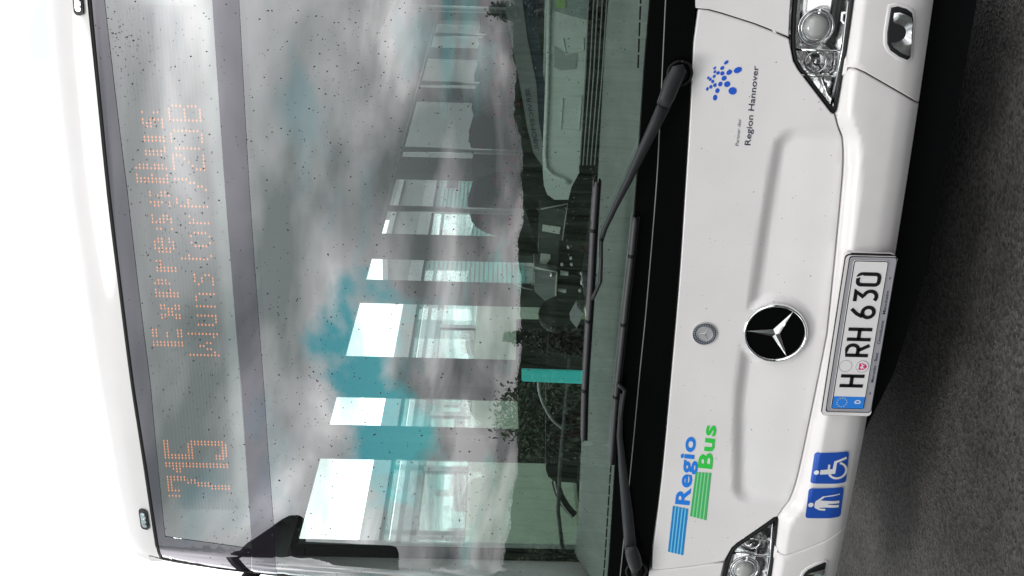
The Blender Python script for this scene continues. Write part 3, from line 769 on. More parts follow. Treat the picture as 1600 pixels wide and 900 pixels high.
# ---- headlights
def headlight(sgn):
    T = (lambda l: [(sgn*x, z) for x, z in l])
    ol = [Vector(p) for p in T(lamp_outline())]; ol = ol if area(ol) > 0 else ol[::-1]
    hl = panel('headlight', ol, RUBBER, bus, res=.02, off=.002, gap=.002, edge=.003, thick=.03, holes=[offset(densify(ol, .02), -.0105)])
    inn = offset(densify(ol, .012), -.009)
    # chrome bowl: deepest along the middle line, faceted by section
    v2, f2, _ = fill(inn, .009)
    def dedge(p):
        d = 9.
        for i in range(len(inn)):
            a, b = inn[i-1], inn[i]; ab = b-a; t = max(0, min(1, (p-a).dot(ab)/max(1e-9, ab.dot(ab)))); d = min(d, (p-a-ab*t).length)
        return d
    V = []
    xl = sorted(abs(p.x) for p in inn); x0 = xl[0]
    for p in v2:
        a = abs(p.x); d = dedge(p); dep = .012+.030*sst(d/.04)+.30*(p.y-.66)+.02
        # vertical ribs and steps between the lamp's chambers
        dep += .010*sst((a-.745)/.004)-.010*sst((a-.815)/.005)+.018*sst((a-.83)/.006)
        dep += .004*math.sin(a*420)*sst((a-.895)/.01)*(1-sst((a-.93)/.01))
        # two bowls
        for bx, bz, br, bd in ((.855, .655, .055, .030), (.785, .625, .035, .020)):
            r_ = math.hypot(a-bx, p.y-bz)/br
            if r_ < 1: dep += bd*(1-r_*r_)
        V.append((p.x, FRONT(p.x, p.y)+dep, p.y))
    from_py('reflector', V, f2, REFL, hl, True)
    def at(a, z, dep): return Vector((sgn*a, FRONT(sgn*a, z)+dep, z))
    tube('bulb_shade', [at(.862, .655, .055), at(.858, .655, .022)], [.012, .010], DKCHROME, hl, 12)
    tube('bulb_ring', [at(.855+.030*math.cos(q), .655+.030*math.sin(q), .040) for q in (2*math.pi*i/24 for i in range(25))], .0035, CHROME2, hl, 8)
    tube('chamber_bar', [at(.822, .705, .012), at(.822, .600, .012)], .0035, CHROME, hl, 8)
    tube('chamber_bar', [at(.895, .725, .014), at(.895, .592, .014)], .004, CHROME, hl, 8)
    tube('trim_rail', [at(.73, .622, .012), at(.80, .715, .012), at(.88, .735, .012), at(1.0, .838, .012)], .0045, CHROME2, hl, 8)
    tube('trim_rail', [at(.735, .603, .010), at(.90, .590, .012), at(1.04, .590, .012)], .004, CHROME2, hl, 8)
    # projector lens with its ring
    c = at(.962, .672, .012); V, F = [c+Vector((0, -.022, 0))], []
    for j in range(1, 7):
        q = j/6*math.pi/2
        for i in range(28):
            w = 2*math.pi*i/28; V.append(c+Vector((math.cos(w)*.036*math.sin(q), -.022*math.cos(q), math.sin(w)*.036*math.sin(q))))
    for i in range(28): F.append((0, 1+i, 1+(i+1) % 28))
    for j in range(5):
        for i in range(28): F.append((1+j*28+i, 1+(j+1)*28+i, 1+(j+1)*28+(i+1) % 28, 1+j*28+(i+1) % 28))
    from_py('projector_lens', V, F, PROJ, hl, True)
    for rr, m in ((.041, CHROME2), (.050, CHROME2)):
        tube('lens_ring', [c+Vector((math.cos(w)*rr, .002, math.sin(w)*rr)) for w in (2*math.pi*i/28 for i in range(29))], .004, m, hl, 8)
    panel('lamp_cover', inn, LENS, hl, res=.02, off=.003, sheet=True)
PROJ = mat('projector_glass', (.40, .41, .40), .08, coat=.6); REFL = mat('lamp_reflector', (.97, .97, .97), .16, metal=1.)
headlight(1); headlight(-1)

# ---- wipers
def SF(X, Y, off): return S(X, Y, off, base_front)
def wiper(head, arm, arm_w, link, blade, label):
    w = tube('wiper', [SF(*p, .045) for p in arm], arm_w, SATIN, bus, 10, .5)
    w['label'] = label
    h = [SF(*p, .05) for p in head]; tube('pivot_cap', h, [.012, .024, .026, .024, .020][:len(h)], SATIN, w, 14, .55)
    base = SF(*head[1], 0.); n = Vector((0, -1, .1)).normalized()
    tube('pivot_ring', [base+Vector((math.cos(q)*.036, -.03, math.sin(q)*.036)) for q in (2*math.pi*i/24 for i in range(25))], .004, RUBBER, w, 8)
    tube('pivot_shaft', [base+Vector((0, .01, 0)), base+Vector((0, -.05, 0))], .02, RUBBER, w, 12)
    tube('link_bar', [SF(*p, .05) for p in link], .0065, SATIN, w, 8)
    b = spline([SF(*p, .036) for p in blade], 8)
    tube('blade_spine', b, [.004]+[.0085]*(len(b)-2)+[.004], BLADE, w, 8)
    V, F = [], []
    for p in b: V += [p+Vector((0, .006, -.006)), p+Vector((0, .034, -.010)), p+Vector((0, .034, -.014)), p+Vector((0, .006, -.016))]
    for i in range(len(b)-1):
        for k in range(4): F.append((4*i+k, 4*i+(k+1) % 4, 4*i+4+(k+1) % 4, 4*i+4+k))
    from_py('blade_rubber', V, F, RUBBER, w)
    for fr in (.2, .5, .8):
        i = int(fr*(len(b)-1)); t = (b[min(i+1, len(b)-1)]-b[i]).normalized()
        tube('blade_clip', [b[i]-t*.005, b[i]+t*.005], .0105, RUBBER, w, 8)
wiper([(1070, 106), (1060, 111), (1050, 130), (1042, 152), (1036, 165)], [(1040, 160), (1024, 194), (1004, 235), (983, 280), (962, 322), (945, 358), (939, 378)], [.021, .019, .016, .012, .009, .008, .007],
      [(939, 376), (939, 410), (938, 440), (930, 458), (925, 468)], [(932, 284), (927, 360), (922, 460), (917, 540), (913, 610), (911, 690)], 'wiper whose arm leans in from the right pivot')
wiper([(992, 894), (993, 884), (990, 872), (987, 862), (985, 853)], [(985, 856), (981, 810), (977, 770), (972, 722), (968, 680), (970, 640), (972, 615)], [.021, .020, .017, .013, .010, .008, .007],
      [(970, 650), (973, 625), (976, 610), (970, 604), (964, 600)], [(992, 340), (986, 400), (978, 470), (970, 545), (962, 620), (954, 728)], 'wiper whose arm starts at the left pivot')

# ================================================================== behind the windscreen
# ---- route display
DY = .375
prism_y('display_housing', [(160, -30), (199, 300), (235, 600), (258, 838), (394, 858), (378, 640), (352, 300), (329, -30)], DY, .22, DISPLAY, bus)
FILM = glass_mat('edge_film', (0, 0, 0), 2.75)
_f = FILM.node_tree; _d = _f.nodes.new('ShaderNodeBsdfDiffuse'); _d.inputs[0].default_value = (.020, .017, .024, 1)
for _n in _f.nodes:
    if _n.type == 'MIX_SHADER': _f.links.new(_d.outputs[0], _n.inputs[1])
    if _n.type == 'BSDF_GLOSSY': _n.inputs[0].default_value = (.96, .93, 1, 1)
panel('edge_film', PX([(330, -30), (352, 300), (377, 600), (385, 720), (394, 858), (396, 893), (435, 899), (430, 850), (412, 600), (390, 300), (372, -30)]), FILM, screen, res=.03, off=.0018, sheet=True)
panel('edge_film', PX([(143, -10), (158, 150), (173, 300), (191, 450), (210, 600), (231, 735), (252, 866), (330, 884), (393, 892), (393, 857), (330, 848), (258, 838), (235, 600), (199, 300), (160, -30)]), FILM, screen, res=.03, off=.0018, sheet=True)
box('header_panel', -1.05, 1.05, DY+.10, DY+.16, 2.42, 2.80, HEADER, bus)
LY = DY-.012
_tl = on_plane_y(268, 792, LY); _bl = on_plane_y(361, 788, LY); _tr = on_plane_y(185, 10, LY); _br = on_plane_y(298, 12, LY)
NR_, XL, XR = 19, _tl.x, _tr.x; ZT = (_tl.z+_tr.z)/2; ZB = (_bl.z+_br.z)/2; pz = (ZT-ZB)/(NR_-1); pxx = .0118; NC = int((XR-XL)/pxx)
print('matrix', XL, XR, ZT, ZB, pz, NC)
disp = box('led_matrix', XL-.01, XR+.01, LY+.004, LY+.011, ZB-.012, ZT+.012, mat('matrix_board', (.46, .48, .48), .6), bus)
for r_ in range(NR_+1):
    z = ZT+pz*.5-r_*pz; box('louvre', XL-.008, XR+.008, LY-.004, LY+.004, z-.003, z+.003, LOUVRE, disp)
F9 = {
 'E': ['11111','11111','11...','11...','1111.','11...','11...','11111','11111'],
 'x': ['.....','.....','.....','11.11','11.11','.111.','.111.','11.11','11.11'],
 'p': ['.....','.....','1111.','11.11','11.11','11.11','1111.','11...','11...'],
 'r': ['....','....','....','11.1','1111','11..','11..','11..','11..'],
 'e': ['.....','.....','.....','.111.','11.11','11111','11...','11.11','.111.'],
 's': ['....','....','....','.111','11..','111.','.111','..11','111.'],
 'B': ['1111.','11.11','11.11','11.11','1111.','11.11','11.11','11.11','1111.'],
 'u': ['.....','.....','.....','11.11','11.11','11.11','11.11','11.11','.1111'],
 'W': ['1.....1','1.....1','1.....1','1..1..1','1..1..1','1.1.1.1','1.1.1.1','11...11','1.....1'],
 'U': ['....','....','....','1..1','1..1','1..1','1..1','1..1','.111'],
 'n': ['....','....','....','111.','1..1','1..1','1..1','1..1','1..1'],
 'S': ['....','....','....','.111','1...','.11.','...1','...1','111.'],
 't': ['1.','1.','11','1.','1.','1.','1.','1.','.1'],
 'o': ['....','....','....','.11.','1..1','1..1','1..1','1..1','.11.'],
 'R': ['...','...','...','1.1','11.','1..','1..','1..','1..'],
 'f': ['.11','1..','1..','111','1..','1..','1..','1..','1..'],
 '/': ['....1','....1','...1.','...1.','..1..','..1..','.1...','.1...','1....'],
 'Z': ['11111','....1','....1','...1.','..1..','.1...','1....','1....','11111'],
 'O': ['.111.','1...1','1...1','1...1','1...1','1...1','1...1','1...1','.111.'],
 'b': ['1111.','1...1','1...1','1...1','1111.','1...1','1...1','1...1','1111.']}
seven = ['1111111','1111111','11...11','11...11']+['.....11']*2+['....11.']*3+['...11..']*4+['..11...']*6
one = ['..11','..11','.111','1111','1111']+['..11']*14
five = ['1111111','1111111']+['11.....']*5+['111111.','1111111']+['.....11']*6+['11...11']*2+['1111111','.11111.']
lit = set()
def put(rows, ycol, row0, wpx):
    """bitmap with its left side at picture row ycol and wpx picture rows wide"""
    xa = on_plane_y(300, ycol, LY).x; xb = on_plane_y(300, ycol-wpx, LY).x; w = len(rows[0]); c0 = (xa-XL)/pxx; c1 = (xb-XL)/pxx
    for r_, row in enumerate(rows):
        for c, ch in enumerate(row):
            if ch == '1': lit.add((row0+r_, round(c0+(c1-c0)*c/max(1, w-1))))
for ch, y, w in (('E', 540, 22), ('x', 500, 22), ('p', 463, 22), ('r', 423, 15), ('e', 395, 22), ('s', 357, 19), ('s', 322, 19), ('B', 285, 24), ('u', 242, 24), ('s', 198, 18)): put(F9[ch], y, 0, w)
for ch, y, w in (('W', 557, 34), ('U', 510, 18), ('n', 477, 17), ('S', 447, 18), ('t', 406, 6), ('o', 383, 18), ('R', 350, 10), ('f', 321, 11), ('/', 297, 18), ('Z', 267, 21), ('O', 230, 24), ('b', 187, 23)): put(F9[ch], y, 10, w)
put(seven, 774, 0, 27); put(one, 740, 0, 14); put(five, 717, 0, 28)
def dots_mesh(name, cells, rad, m, parent, y):
    V, F = [], []
    for r_, c in cells:
        x = XL+c*pxx; z = ZT-r_*pz; s = len(V); V += [(x+rad*math.cos(math.pi*k/3), y, z+rad*math.sin(math.pi*k/3)) for k in range(6)]; F.append(tuple(range(s, s+6)))
    return from_py(name, V, F, m, parent)
o = dots_mesh('lit_diode', sorted(lit), .0036, LED, disp, LY+.0025); o['kind'] = 'stuff'
o = dots_mesh('dark_diode', [(r_, c) for r_ in range(NR_) for c in range(NC) if (r_, c) not in lit], .0016, LEDOFF, disp, LY+.0028); o['kind'] = 'stuff'
_t = on_plane_y(302, 52, DY-.004); box('maker_tag', _t.x-.02, _t.x+.02, DY-.006, DY-.001, _t.z-.005, _t.z+.005, PAPER, bus)

# ---- dashboard
def dashboard():
    V, F = [], []; n = 50
    for i in range(n+1):
        x = -1.17+2.34*i/n; zt = strip_top_z(x); y = FRONT(x, zt)
        edge = on_plane_y(935-37*i/50*0, 450, .4)
        V += [(x, y+.018, zt-.05), (x, y+.02, zt-.01), (x, y+.10, zt+.035), (x, y+.22, zt+.085), (x, y+.27, zt+.095), (x, y+.30, zt+.085), (x, y+.52, zt+.02), (x, y+.54, .5)]
    for i in range(n):
        for k in range(7): F.append((i*8+k, i*8+k+1, (i+1)*8+k+1, (i+1)*8+k))
    return from_py('dashboard', V, F, DASH, bus, True)
dashboard()
IY = .62
b_ = prism_y('instrument_cabinet', [(857, -60), (852, 150), (848, 250), (850, 290), (855, 304), (866, 312), (888, 312), (893, 292), (905, 270), (914, 140), (921, -60)], IY, .25, PALE, bus)
tube('rounded_edge', [on_plane_y(X, Y, IY-.004) for X, Y in ((859, -60), (855, 150), (851, 240), (853, 262), (864, 274), (880, 280), (890, 286))], .008, PALE2, b_)
for q in (((880, 152), (876, 202), (905, 203), (909, 150), (880, 152)), ((880, 60), (884, 85), (912, 78), (912, 60))):
    tube('panel_line', [on_plane_y(X, Y, IY-.001) for X, Y in q], .0028, PALE2, b_, 6)
prism_y('darker_patch', [(858, -60), (858, 15), (918, 32), (920, -60)], IY-.003, .003, mat('pale_darker', (.30, .37, .35), .6), b_)  # darker area at one end of the cabinet face
prism_y('green_label', [(868, -20), (869, 12), (884, 13), (884, -20)], IY-.006, .003, mat('green_tag', (.30, .48, .18), .6), b_)  # small green label on the cabinet face
prism_y('cabinet_detail', [(866, 72), (866, 105), (876, 110), (900, 108), (902, 85), (880, 82)], IY-.003, .003, mat('pale_darker_two', (.36, .43, .40), .6), b_)
prism_y('vent_block', [(921, -60), (914, 140), (905, 268), (930, 268), (944, 140), (958, -60)], IY-.02, .2, INTBLACK, bus)
for a, b in ((922, 906), (931, 911), (937, 917), (945, 923), (952, 929)):
    tube('vent_slat', [on_plane_y(a, -60, IY-.026), on_plane_y((a+b)/2+1, 110, IY-.026), on_plane_y(b, 258, IY-.026)], .0024, LINING, bus, 6)
gb = prism_y('mirrored_band', [(786, -60), (791, 20), (798, 60), (810, 120), (824, 200), (834, 240), (848, 260), (850, 235), (842, 190), (838, 130), (824, 60), (808, -60)], .66, .05, GREYBAND, bus)  # solid stand-in for a lettered band mirrored in the windscreen
prism_y('blue_stripe', [(808, -60), (824, 60), (838, 130), (842, 190), (850, 230), (851, 130), (840, 40), (832, -60)], .665, .04, NAVY, bus)  # dark stripe of the same mirrored band
text_on('mirrored_lettering', 'SERVICEMOBIL', (842, -236), (826.5, -138), 6.6, INK, gb, lambda p: on_plane_y(p[0], -p[1], .657), mirror=True)  # the reflected word, modelled as reversed letters
prism_y('dark_partition', [(812, 158), (816, 200), (816, 236), (809, 238), (809, 255), (812, 262), (811, 305), (818, 318), (838, 384), (850, 420), (872, 462), (902, 480), (925, 300), (925, 120), (900, 100), (850, 240), (834, 238), (823, 200)], .74, .5, INTBLACK, bus)
# ticket machine and its screens
tm = prism_y('ticket_machine', [(835, 418), (870, 425), (869, 462), (851, 470), (835, 455)], .58, .14, STEEL, bus)
tube('machine_edge', [on_plane_y(X, Y, .577) for X, Y in ((835, 418), (870, 425), (868, 462))], .0035, PAPER, tm, 6)
tube('machine_lock', [on_plane_y(862, 430, .578), on_plane_y(862, 430, .565)], .008, CHROME2, tm, 12)
cs = prism_y('acrylic_shield', [(800, 412), (834, 419), (832, 453), (818, 450), (800, 441)], .575, .006, CLEAR, bus)
tube('shield_edge', [on_plane_y(X, Y, .573) for X, Y in ((832, 453), (818, 450), (800, 441), (800, 412), (834, 419), (832, 446))], .0028, LINING, cs, 6)
mo = prism_y('driver_terminal', [(843, 325), (841, 400), (842, 412), (872, 418), (884, 340), (886, 328)], .64, .08, INTDARK, bus)
tube('terminal_edge', [on_plane_y(X, Y, .637) for X, Y in ((873, 418), (884, 340), (887, 318), (845, 327))], .0028, LINING, mo, 6)
prism_y('terminal_label', [(848, 351), (847, 361), (874, 366), (876, 355)], .634, .004, PAPER, mo)
prism_y('paper_slip', [(845, 396), (843, 412), (852, 416), (860, 404), (860, 398)], .632, .006, PAPER, mo)
prism_y('switch_plate', [(876, 424), (875, 430), (888, 431), (888, 426)], .6, .01, PAPER, bus); prism_y('switch_plate', [(872, 452), (871, 455), (884, 458), (885, 453)], .6, .01, PAPER, bus)
for X, Y in ((878, 412), (893, 412), (908, 426), (906, 453), (888, 385), (892, 402)):
    c = on_plane_y(X, Y, .6); tube('switch_knob', [c, c+Vector((0, -.012, 0))], .0055, PAPER, bus, 8)
prism_y('switch_panel', [(874, 380), (870, 470), (900, 474), (908, 400), (905, 375)], .615, .1, INTBLACK, bus)
# driver's seat head and shell, seen dark between the machine and the card
sh = on_plane_y(870, 492, .95)
bm = bmesh.new(); bmesh.ops.create_uvsphere(bm, u_segments=20, v_segments=12, radius=1, matrix=Matrix.Translation(sh) @ Matrix.Diagonal((.075, .07, .075, 1))); from_bm('seat_headrest', bm, RUBBER, bus, True)
for X in (862, 876):
    tube('headrest_post', [on_plane_y(X, 500, .95), on_plane_y(X+2, 513, .95)], .014, LINING, bus)
prism_y('seat_shell', [(858, 512), (855, 575), (890, 580), (900, 512)], .98, .1, INTBLACK, bus)
# tall dark cabinet at the left, the curved grab rails and the monitor edge
prism_y('door_cabinet', [(853, 600), (853, 735), (857, 745), (866, 752), (902, 755), (905, 600)], .70, .12, INTBLACK, bus)
prism_y('dark_sheet', [(807, 508), (806, 590), (812, 700), (850, 706), (908, 700), (915, 508)], 1.3, .06, INTBLACK, bus)  # black sheet added where the cabin is simply dark
tube('grab_rail', spline([on_plane_y(X, Y, .60) for X, Y in ((841, 597), (844, 616), (852, 637), (865, 657), (884, 673))], 6), .0065, STEEL, bus)
tube('grab_rail', spline([on_plane_y(X, Y, .68) for X, Y in ((868, 752), (874, 772), (884, 790), (896, 804))], 6), .017, INTBLACK, bus)
tube('grab_rail', spline([on_plane_y(X, Y, .665) for X, Y in ((866, 752), (871, 772), (880, 791), (893, 807))], 6), .0035, PAPER, bus)
tube('thin_line', [on_plane_y(X, Y, .55) for X, Y in ((890, 560), (883, 640), (875, 730), (872, 800), (878, 850), (893, 900))], .008, INTDARK, bus, 6)  # thin dark tube along a faint line above the dashboard
prism_y('steering_binnacle', [(902, 480), (891, 500), (901, 513), (912, 490)], .5, .06, LINING, bus)
# the turquoise card standing behind the glass
tq = prism_y('turquoise_card', [(815, 579), (815, 594), (817, 596), (914, 600), (914, 581), (817, 578)], .33, .012, TURQ, None)
tq['label'] = 'narrow bright turquoise card standing upright behind the windscreen foot'; tq['category'] = 'card'

# ---- cabin walls, doors, windows
WIN = [(2.15, 2.92), (3.16, 3.60), (3.93, 5.20), (5.62, 7.50), (7.85, 9.30), (9.65, 11.2)]
ZS, ZH = 1.05, 2.36
for sgn in (-1, 1):
    def wb(bm, a, b, y0, y1, z0, z1):
        x0, x1 = sorted((sgn*a, sgn*b)); add_box(bm, x0, x1, y0, y1, z0, z1)
    skin, lin = bmesh.new(), bmesh.new()
    ydoor = (.50, 1.84) if sgn < 0 else (.55, 1.55)
    for bm, a, b, e in ((skin, 1.225, 1.25, 0.), (lin, 1.195, 1.223, .004)):
        wb(bm, a, b, .42, 11.7, ZH+e, 2.64)
        wb(bm, a, b, ydoor[1]+.02 if sgn < 0 else .4, 11.7, .36, (ZS if sgn < 0 else 1.0)-e)
    from_bm('side_wall', skin, WHITE, bus); from_bm('wall_lining', lin, LINING, bus)
    wins = ([] if sgn < 0 else [ydoor]) + (WIN if sgn < 0 else [(1.9, 2.9)]+WIN[1:])
    prev = ydoor[1] if sgn < 0 else .36
    for y0, y1 in wins:
        if y0-prev > .02:
            bm = bmesh.new(); wb(bm, 1.197, 1.247, prev+.003, y0-.003, ZS+.002, ZH-.002); from_bm('window_pillar', bm, INTDARK if sgn < 0 else LINING, bus)
        bm = bmesh.new(); wb(bm, 1.232, 1.236, y0-.002, y1+.002, ZS-.002, ZH+.002); from_bm('side_window', bm, SIDEGLASS, bus); prev = y1
    bm = bmesh.new(); wb(bm, 1.197, 1.247, prev+.003, 11.69, ZS+.002, ZH-.002); from_bm('window_pillar', bm, LINING, bus)
# front door leaves
for y0, y1 in ((.50, 1.30), (1.38, 1.84)):
    bm = bmesh.new(); w = .035
    gy0, gy1 = (.525, 1.22) if y0 < 1 else (1.455, 1.79)
    add_box(bm, -1.245, -1.205, y0, gy0, .38, ZH); add_box(bm, -1.245, -1.205, gy1, y1, .38, ZH); add_box(bm, -1.244, -1.206, gy0-.001, gy1+.001, .38, .48); add_box(bm, -1.244, -1.206, gy0-.001, gy1+.001, ZH-.012, ZH)
    d = from_bm('door_leaf', bm, INTBLACK, bus); box('door_pane', -1.228, -1.222, gy0-.003, gy1+.003, .47, ZH-.008, SIDEGLASS, d)
box('door_post', -1.25, -1.2, 1.302, 1.378, .37, ZH, INTDARK, bus)
box('cabin_floor', -1.195, 1.195, .62, 11.69, .371, .39, FLOOR, bus)
box('podium', -1.19, -.45, 2.9, 11.5, .392, .60, FLOOR, bus); box('podium', .45, 1.19, 2.2, 11.5, .392, .60, FLOOR, bus)
def ceiling():
    prof = [(-1.19, 2.38), (-1.15, 2.46), (-.95, 2.56), (-.5, 2.60), (.5, 2.60), (.95, 2.56), (1.15, 2.46), (1.19, 2.38)]
    V = [(x, y, z) for y in (.62, 11.69) for x, z in prof]; F = [(i, i+1, i+9, i+8) for i in range(7)]
    return from_py('ceiling', V, F, CEIL, bus, True)
ceiling()
for x in (-.45, .45):
    tube('ceiling_rail', [(x, 2.0, 2.15), (x, 11.4, 2.15)], .017, STEEL, bus)
for x, y in ((-.45, 2.35), (-.45, 3.38), (-.45, 5.0), (-.45, 6.7), (.45, 3.0), (.45, 5.0)):
    tube('stanchion', [(x, y, .6), (x, y, 2.56)], .017, STEEL, bus)
# passenger seats
def seat_meshes():
    bm = bmesh.new(); add_box(bm, -.215, .215, -.22, .22, .40, .50, .04)
    cush = bpy.data.meshes.new('seat_cushion'); bm.to_mesh(cush); bm.free(); cush.materials.append(FABRIC)
    bm = bmesh.new(); v = []
    out = [(-.215, .5), (-.225, .8), (-.21, 1.02), (-.15, 1.13), (0, 1.17), (.15, 1.13), (.21, 1.02), (.225, .8), (.215, .5)]
    fr = [bm.verts.new((x, .20+(z-.5)*.16, z)) for x, z in out]; bk = [bm.verts.new((x, .28+(z-.5)*.16, z)) for x, z in out]
    bm.faces.new(fr); bm.faces.new(bk[::-1])
    for i in range(len(out)): j = (i+1) % len(out); bm.faces.new((fr[i], bk[i], bk[j], fr[j]))
    bmesh.ops.bevel(bm, geom=[e for e in bm.edges], offset=.02, segments=2, affect='EDGES')
    back = bpy.data.meshes.new('seat_back'); bm.normal_update(); bm.to_mesh(back); bm.free(); back.materials.append(FABRIC)
    bm = bmesh.new(); add_box(bm, -.04, .04, -.1, .15, 0, .41); leg = bpy.data.meshes.new('seat_foot'); bm.to_mesh(leg); bm.free(); leg.materials.append(INTDARK)
    return cush, back, leg
cush, back, legm = seat_meshes()
def seat(x, y, z):
    a = bpy.data.objects.new('passenger_seat', cush); COL.objects.link(a); a.parent = bus; a.location = (x, y, z)
    for nm, me in (('seat_back', back), ('seat_foot', legm)):
        c = bpy.data.objects.new(nm, me); COL.objects.link(c); c.parent = a
for y in (3.55, 4.3, 5.05, 5.8, 6.55, 7.3, 8.05, 8.8, 9.55, 10.3):
    for x in (-.95, -.5): seat(x, y, .60)
    for x in (.5, .95): seat(x, y-.5, .60)
# under the nose and the wheels
shade_outline = [(1.15, .335), (1.15, .15), (.15, .15), (-.25, .20), (-.72, .335)]  # black wedge added to give the deep shade under the nose
from_py('nose_shade_block', [(x, y, z) for y in (.26, 2.2) for x, z in shade_outline], [(0, 1, 2, 3, 4), (9, 8, 7, 6, 5)]+[(i, 5+i, 5+(i+1) % 5, (i+1) % 5) for i in range(5)], INTBLACK, bus)
for sgn in (-1, 1):
    for y in (2.75, 8.6):
        w = tube('wheel', [(sgn*1.22, y, .49), (sgn*1.20, y, .49), (sgn*.98, y, .49), (sgn*.95, y, .49)], [.46, .485, .485, .46], RUBBER, bus, 32)
        tube('rim', [(sgn*1.225, y, .49), (sgn*1.16, y, .49)], [.28, .25], CHROME2, w, 24)
    bm = bmesh.new(); x0, x1 = sorted((sgn*1.2, sgn*1.245)); add_box(bm, x0, x1, 3.35, 8.0, .28, .37); from_bm('side_skirt', bm, WHITE, bus)

# ---- exterior mirror on its arm (just outside the picture, mirrored in the glass)
def refl_pt(X, Y, t):
    p = S(X, Y, 0, base_front); d = pix_ray(X, Y).normalized(); n = nrm(p.x, p.z, base_front); r = (d-2*d.dot(n)*n).normalized(); return p+r*t, r
def wing_mirror():
    t = .42; o, ra = refl_pt(460, 830, t); ax = (refl_pt(560, 830, t)[0]-o)/100; ay = (refl_pt(460, 860, t)[0]-o)/30
    mp = lambda X, Y: o+ax*(X-460)+ay*(Y-830)
    def solid(nm, pl, depth, m, parent):
        n = len(pl); V = [mp(*p) for p in pl]+[mp(*p)+ra*depth for p in pl]; F = [tuple(range(n)), tuple(range(n, 2*n))[::-1]]+[(i, i+n, (i+1) % n+n, (i+1) % n) for i in range(n)]
        ob = from_py(nm, V, F, m, parent); md = ob.modifiers.new('round', 'BEVEL'); md.width = .006; md.segments = 2; return ob
    a = solid('mirror_arm', [(352, 893), (356, 878), (385, 850), (440, 812), (452, 806), (466, 805), (475, 810), (478, 822), (478, 879), (440, 880), (405, 896), (375, 905)], .09, RUBBER, bus)
    solid('mirror_housing', [(476, 846), (545, 849), (610, 853), (620, 856), (624, 866), (624, 940), (520, 925), (500, 881), (476, 881)], .10, RUBBER, a)
    q = mp(378, 893)+ra*.06; tube('mirror_bracket', [q, q+Vector((-.06, .10, .05)), (-1.30, .42, 2.52), (-1.24, .50, 2.45)], .03, RUBBER, a)
    print('mirror', q)
    return a
wing_mirror()

# ================================================================== round about
def building(name, label, x, y0, y1, h, side):
    b = thing(name, label, 'building', (x, (y0+y1)/2, 0)); ym = (y0+y1)/2; inv = lambda p: (p[0]-x, p[1]-ym, p[2])
    def bx(nm, a0, a1, b0, b1, c0, c1, m, par=None):
        bm = bmesh.new(); add_box(bm, a0-x, a1-x, b0-ym, b1-ym, c0, c1); return from_bm(nm, bm, m, par or b)
    return b, bx
def hall():
    """low turquoise hall with ribbed cladding, seen through the bus's door and windows"""
    x = -15.0; b, bx = building('turquoise_hall', 'low turquoise hall with ribbed cladding and grey wing, beyond the bus door', x, 2, 60, 4.4, 1)
    wall = mat('hall_wall', (.15, .52, .49), .6, var=.05, vscale=2); clad = mat('hall_cladding', (.19, .50, .47), .6); fas = mat('hall_fascia', (.46, .46, .47), .6)
    bx('wall', -25, x, 6, 33.9, 0, 4.05, wall); bx('wall', -25, x, 33.91, 46.3, 0, 4.05, mat('hall_grey', (.42, .435, .42), .7, var=.04, vscale=2)); bx('roof_fascia', -25.2, x+.25, 5.8, 46.3, 4.05, 4.5, fas)
    r = bmesh.new(); ym = 31
    for k in range(22): add_box(r, .0, .05, 6.2-ym, 46.2-ym, .4+k*.165, .50+k*.165)
    o = from_bm('cladding_rib', r, clad, b); o['kind'] = 'stuff'
    wing = mat('hall_wing', (.30, .31, .31), .7, var=.06, vscale=1.5)
    bx('wall', x-2, x-.06, 38, 46.5, 4.52, 5.5, wing); bx('roof_fascia', x-2.1, x+.1, 37.8, 46.39, 5.5, 5.7, fas)
    bx('wall', x-2, x-.05, 46.52, 110, 0, 9.0, wing); bx('roof_fascia', x-2.1, x+.1, 46.4, 110.2, 9.0, 9.3, fas)
    for y in (10, 17, 24, 31, 38, 45): 
        f = bx('window', x, x+.06, y, y+2.2, 3.05, 3.7, fas); bx('pane', x+.04, x+.07, y+.1, y+2.1, 3.12, 3.63, INTDARK, f)
        bx('wall_lamp', x, x+.25, y+3.4, y+3.7, 3.3, 3.5, INTDARK)
hall()
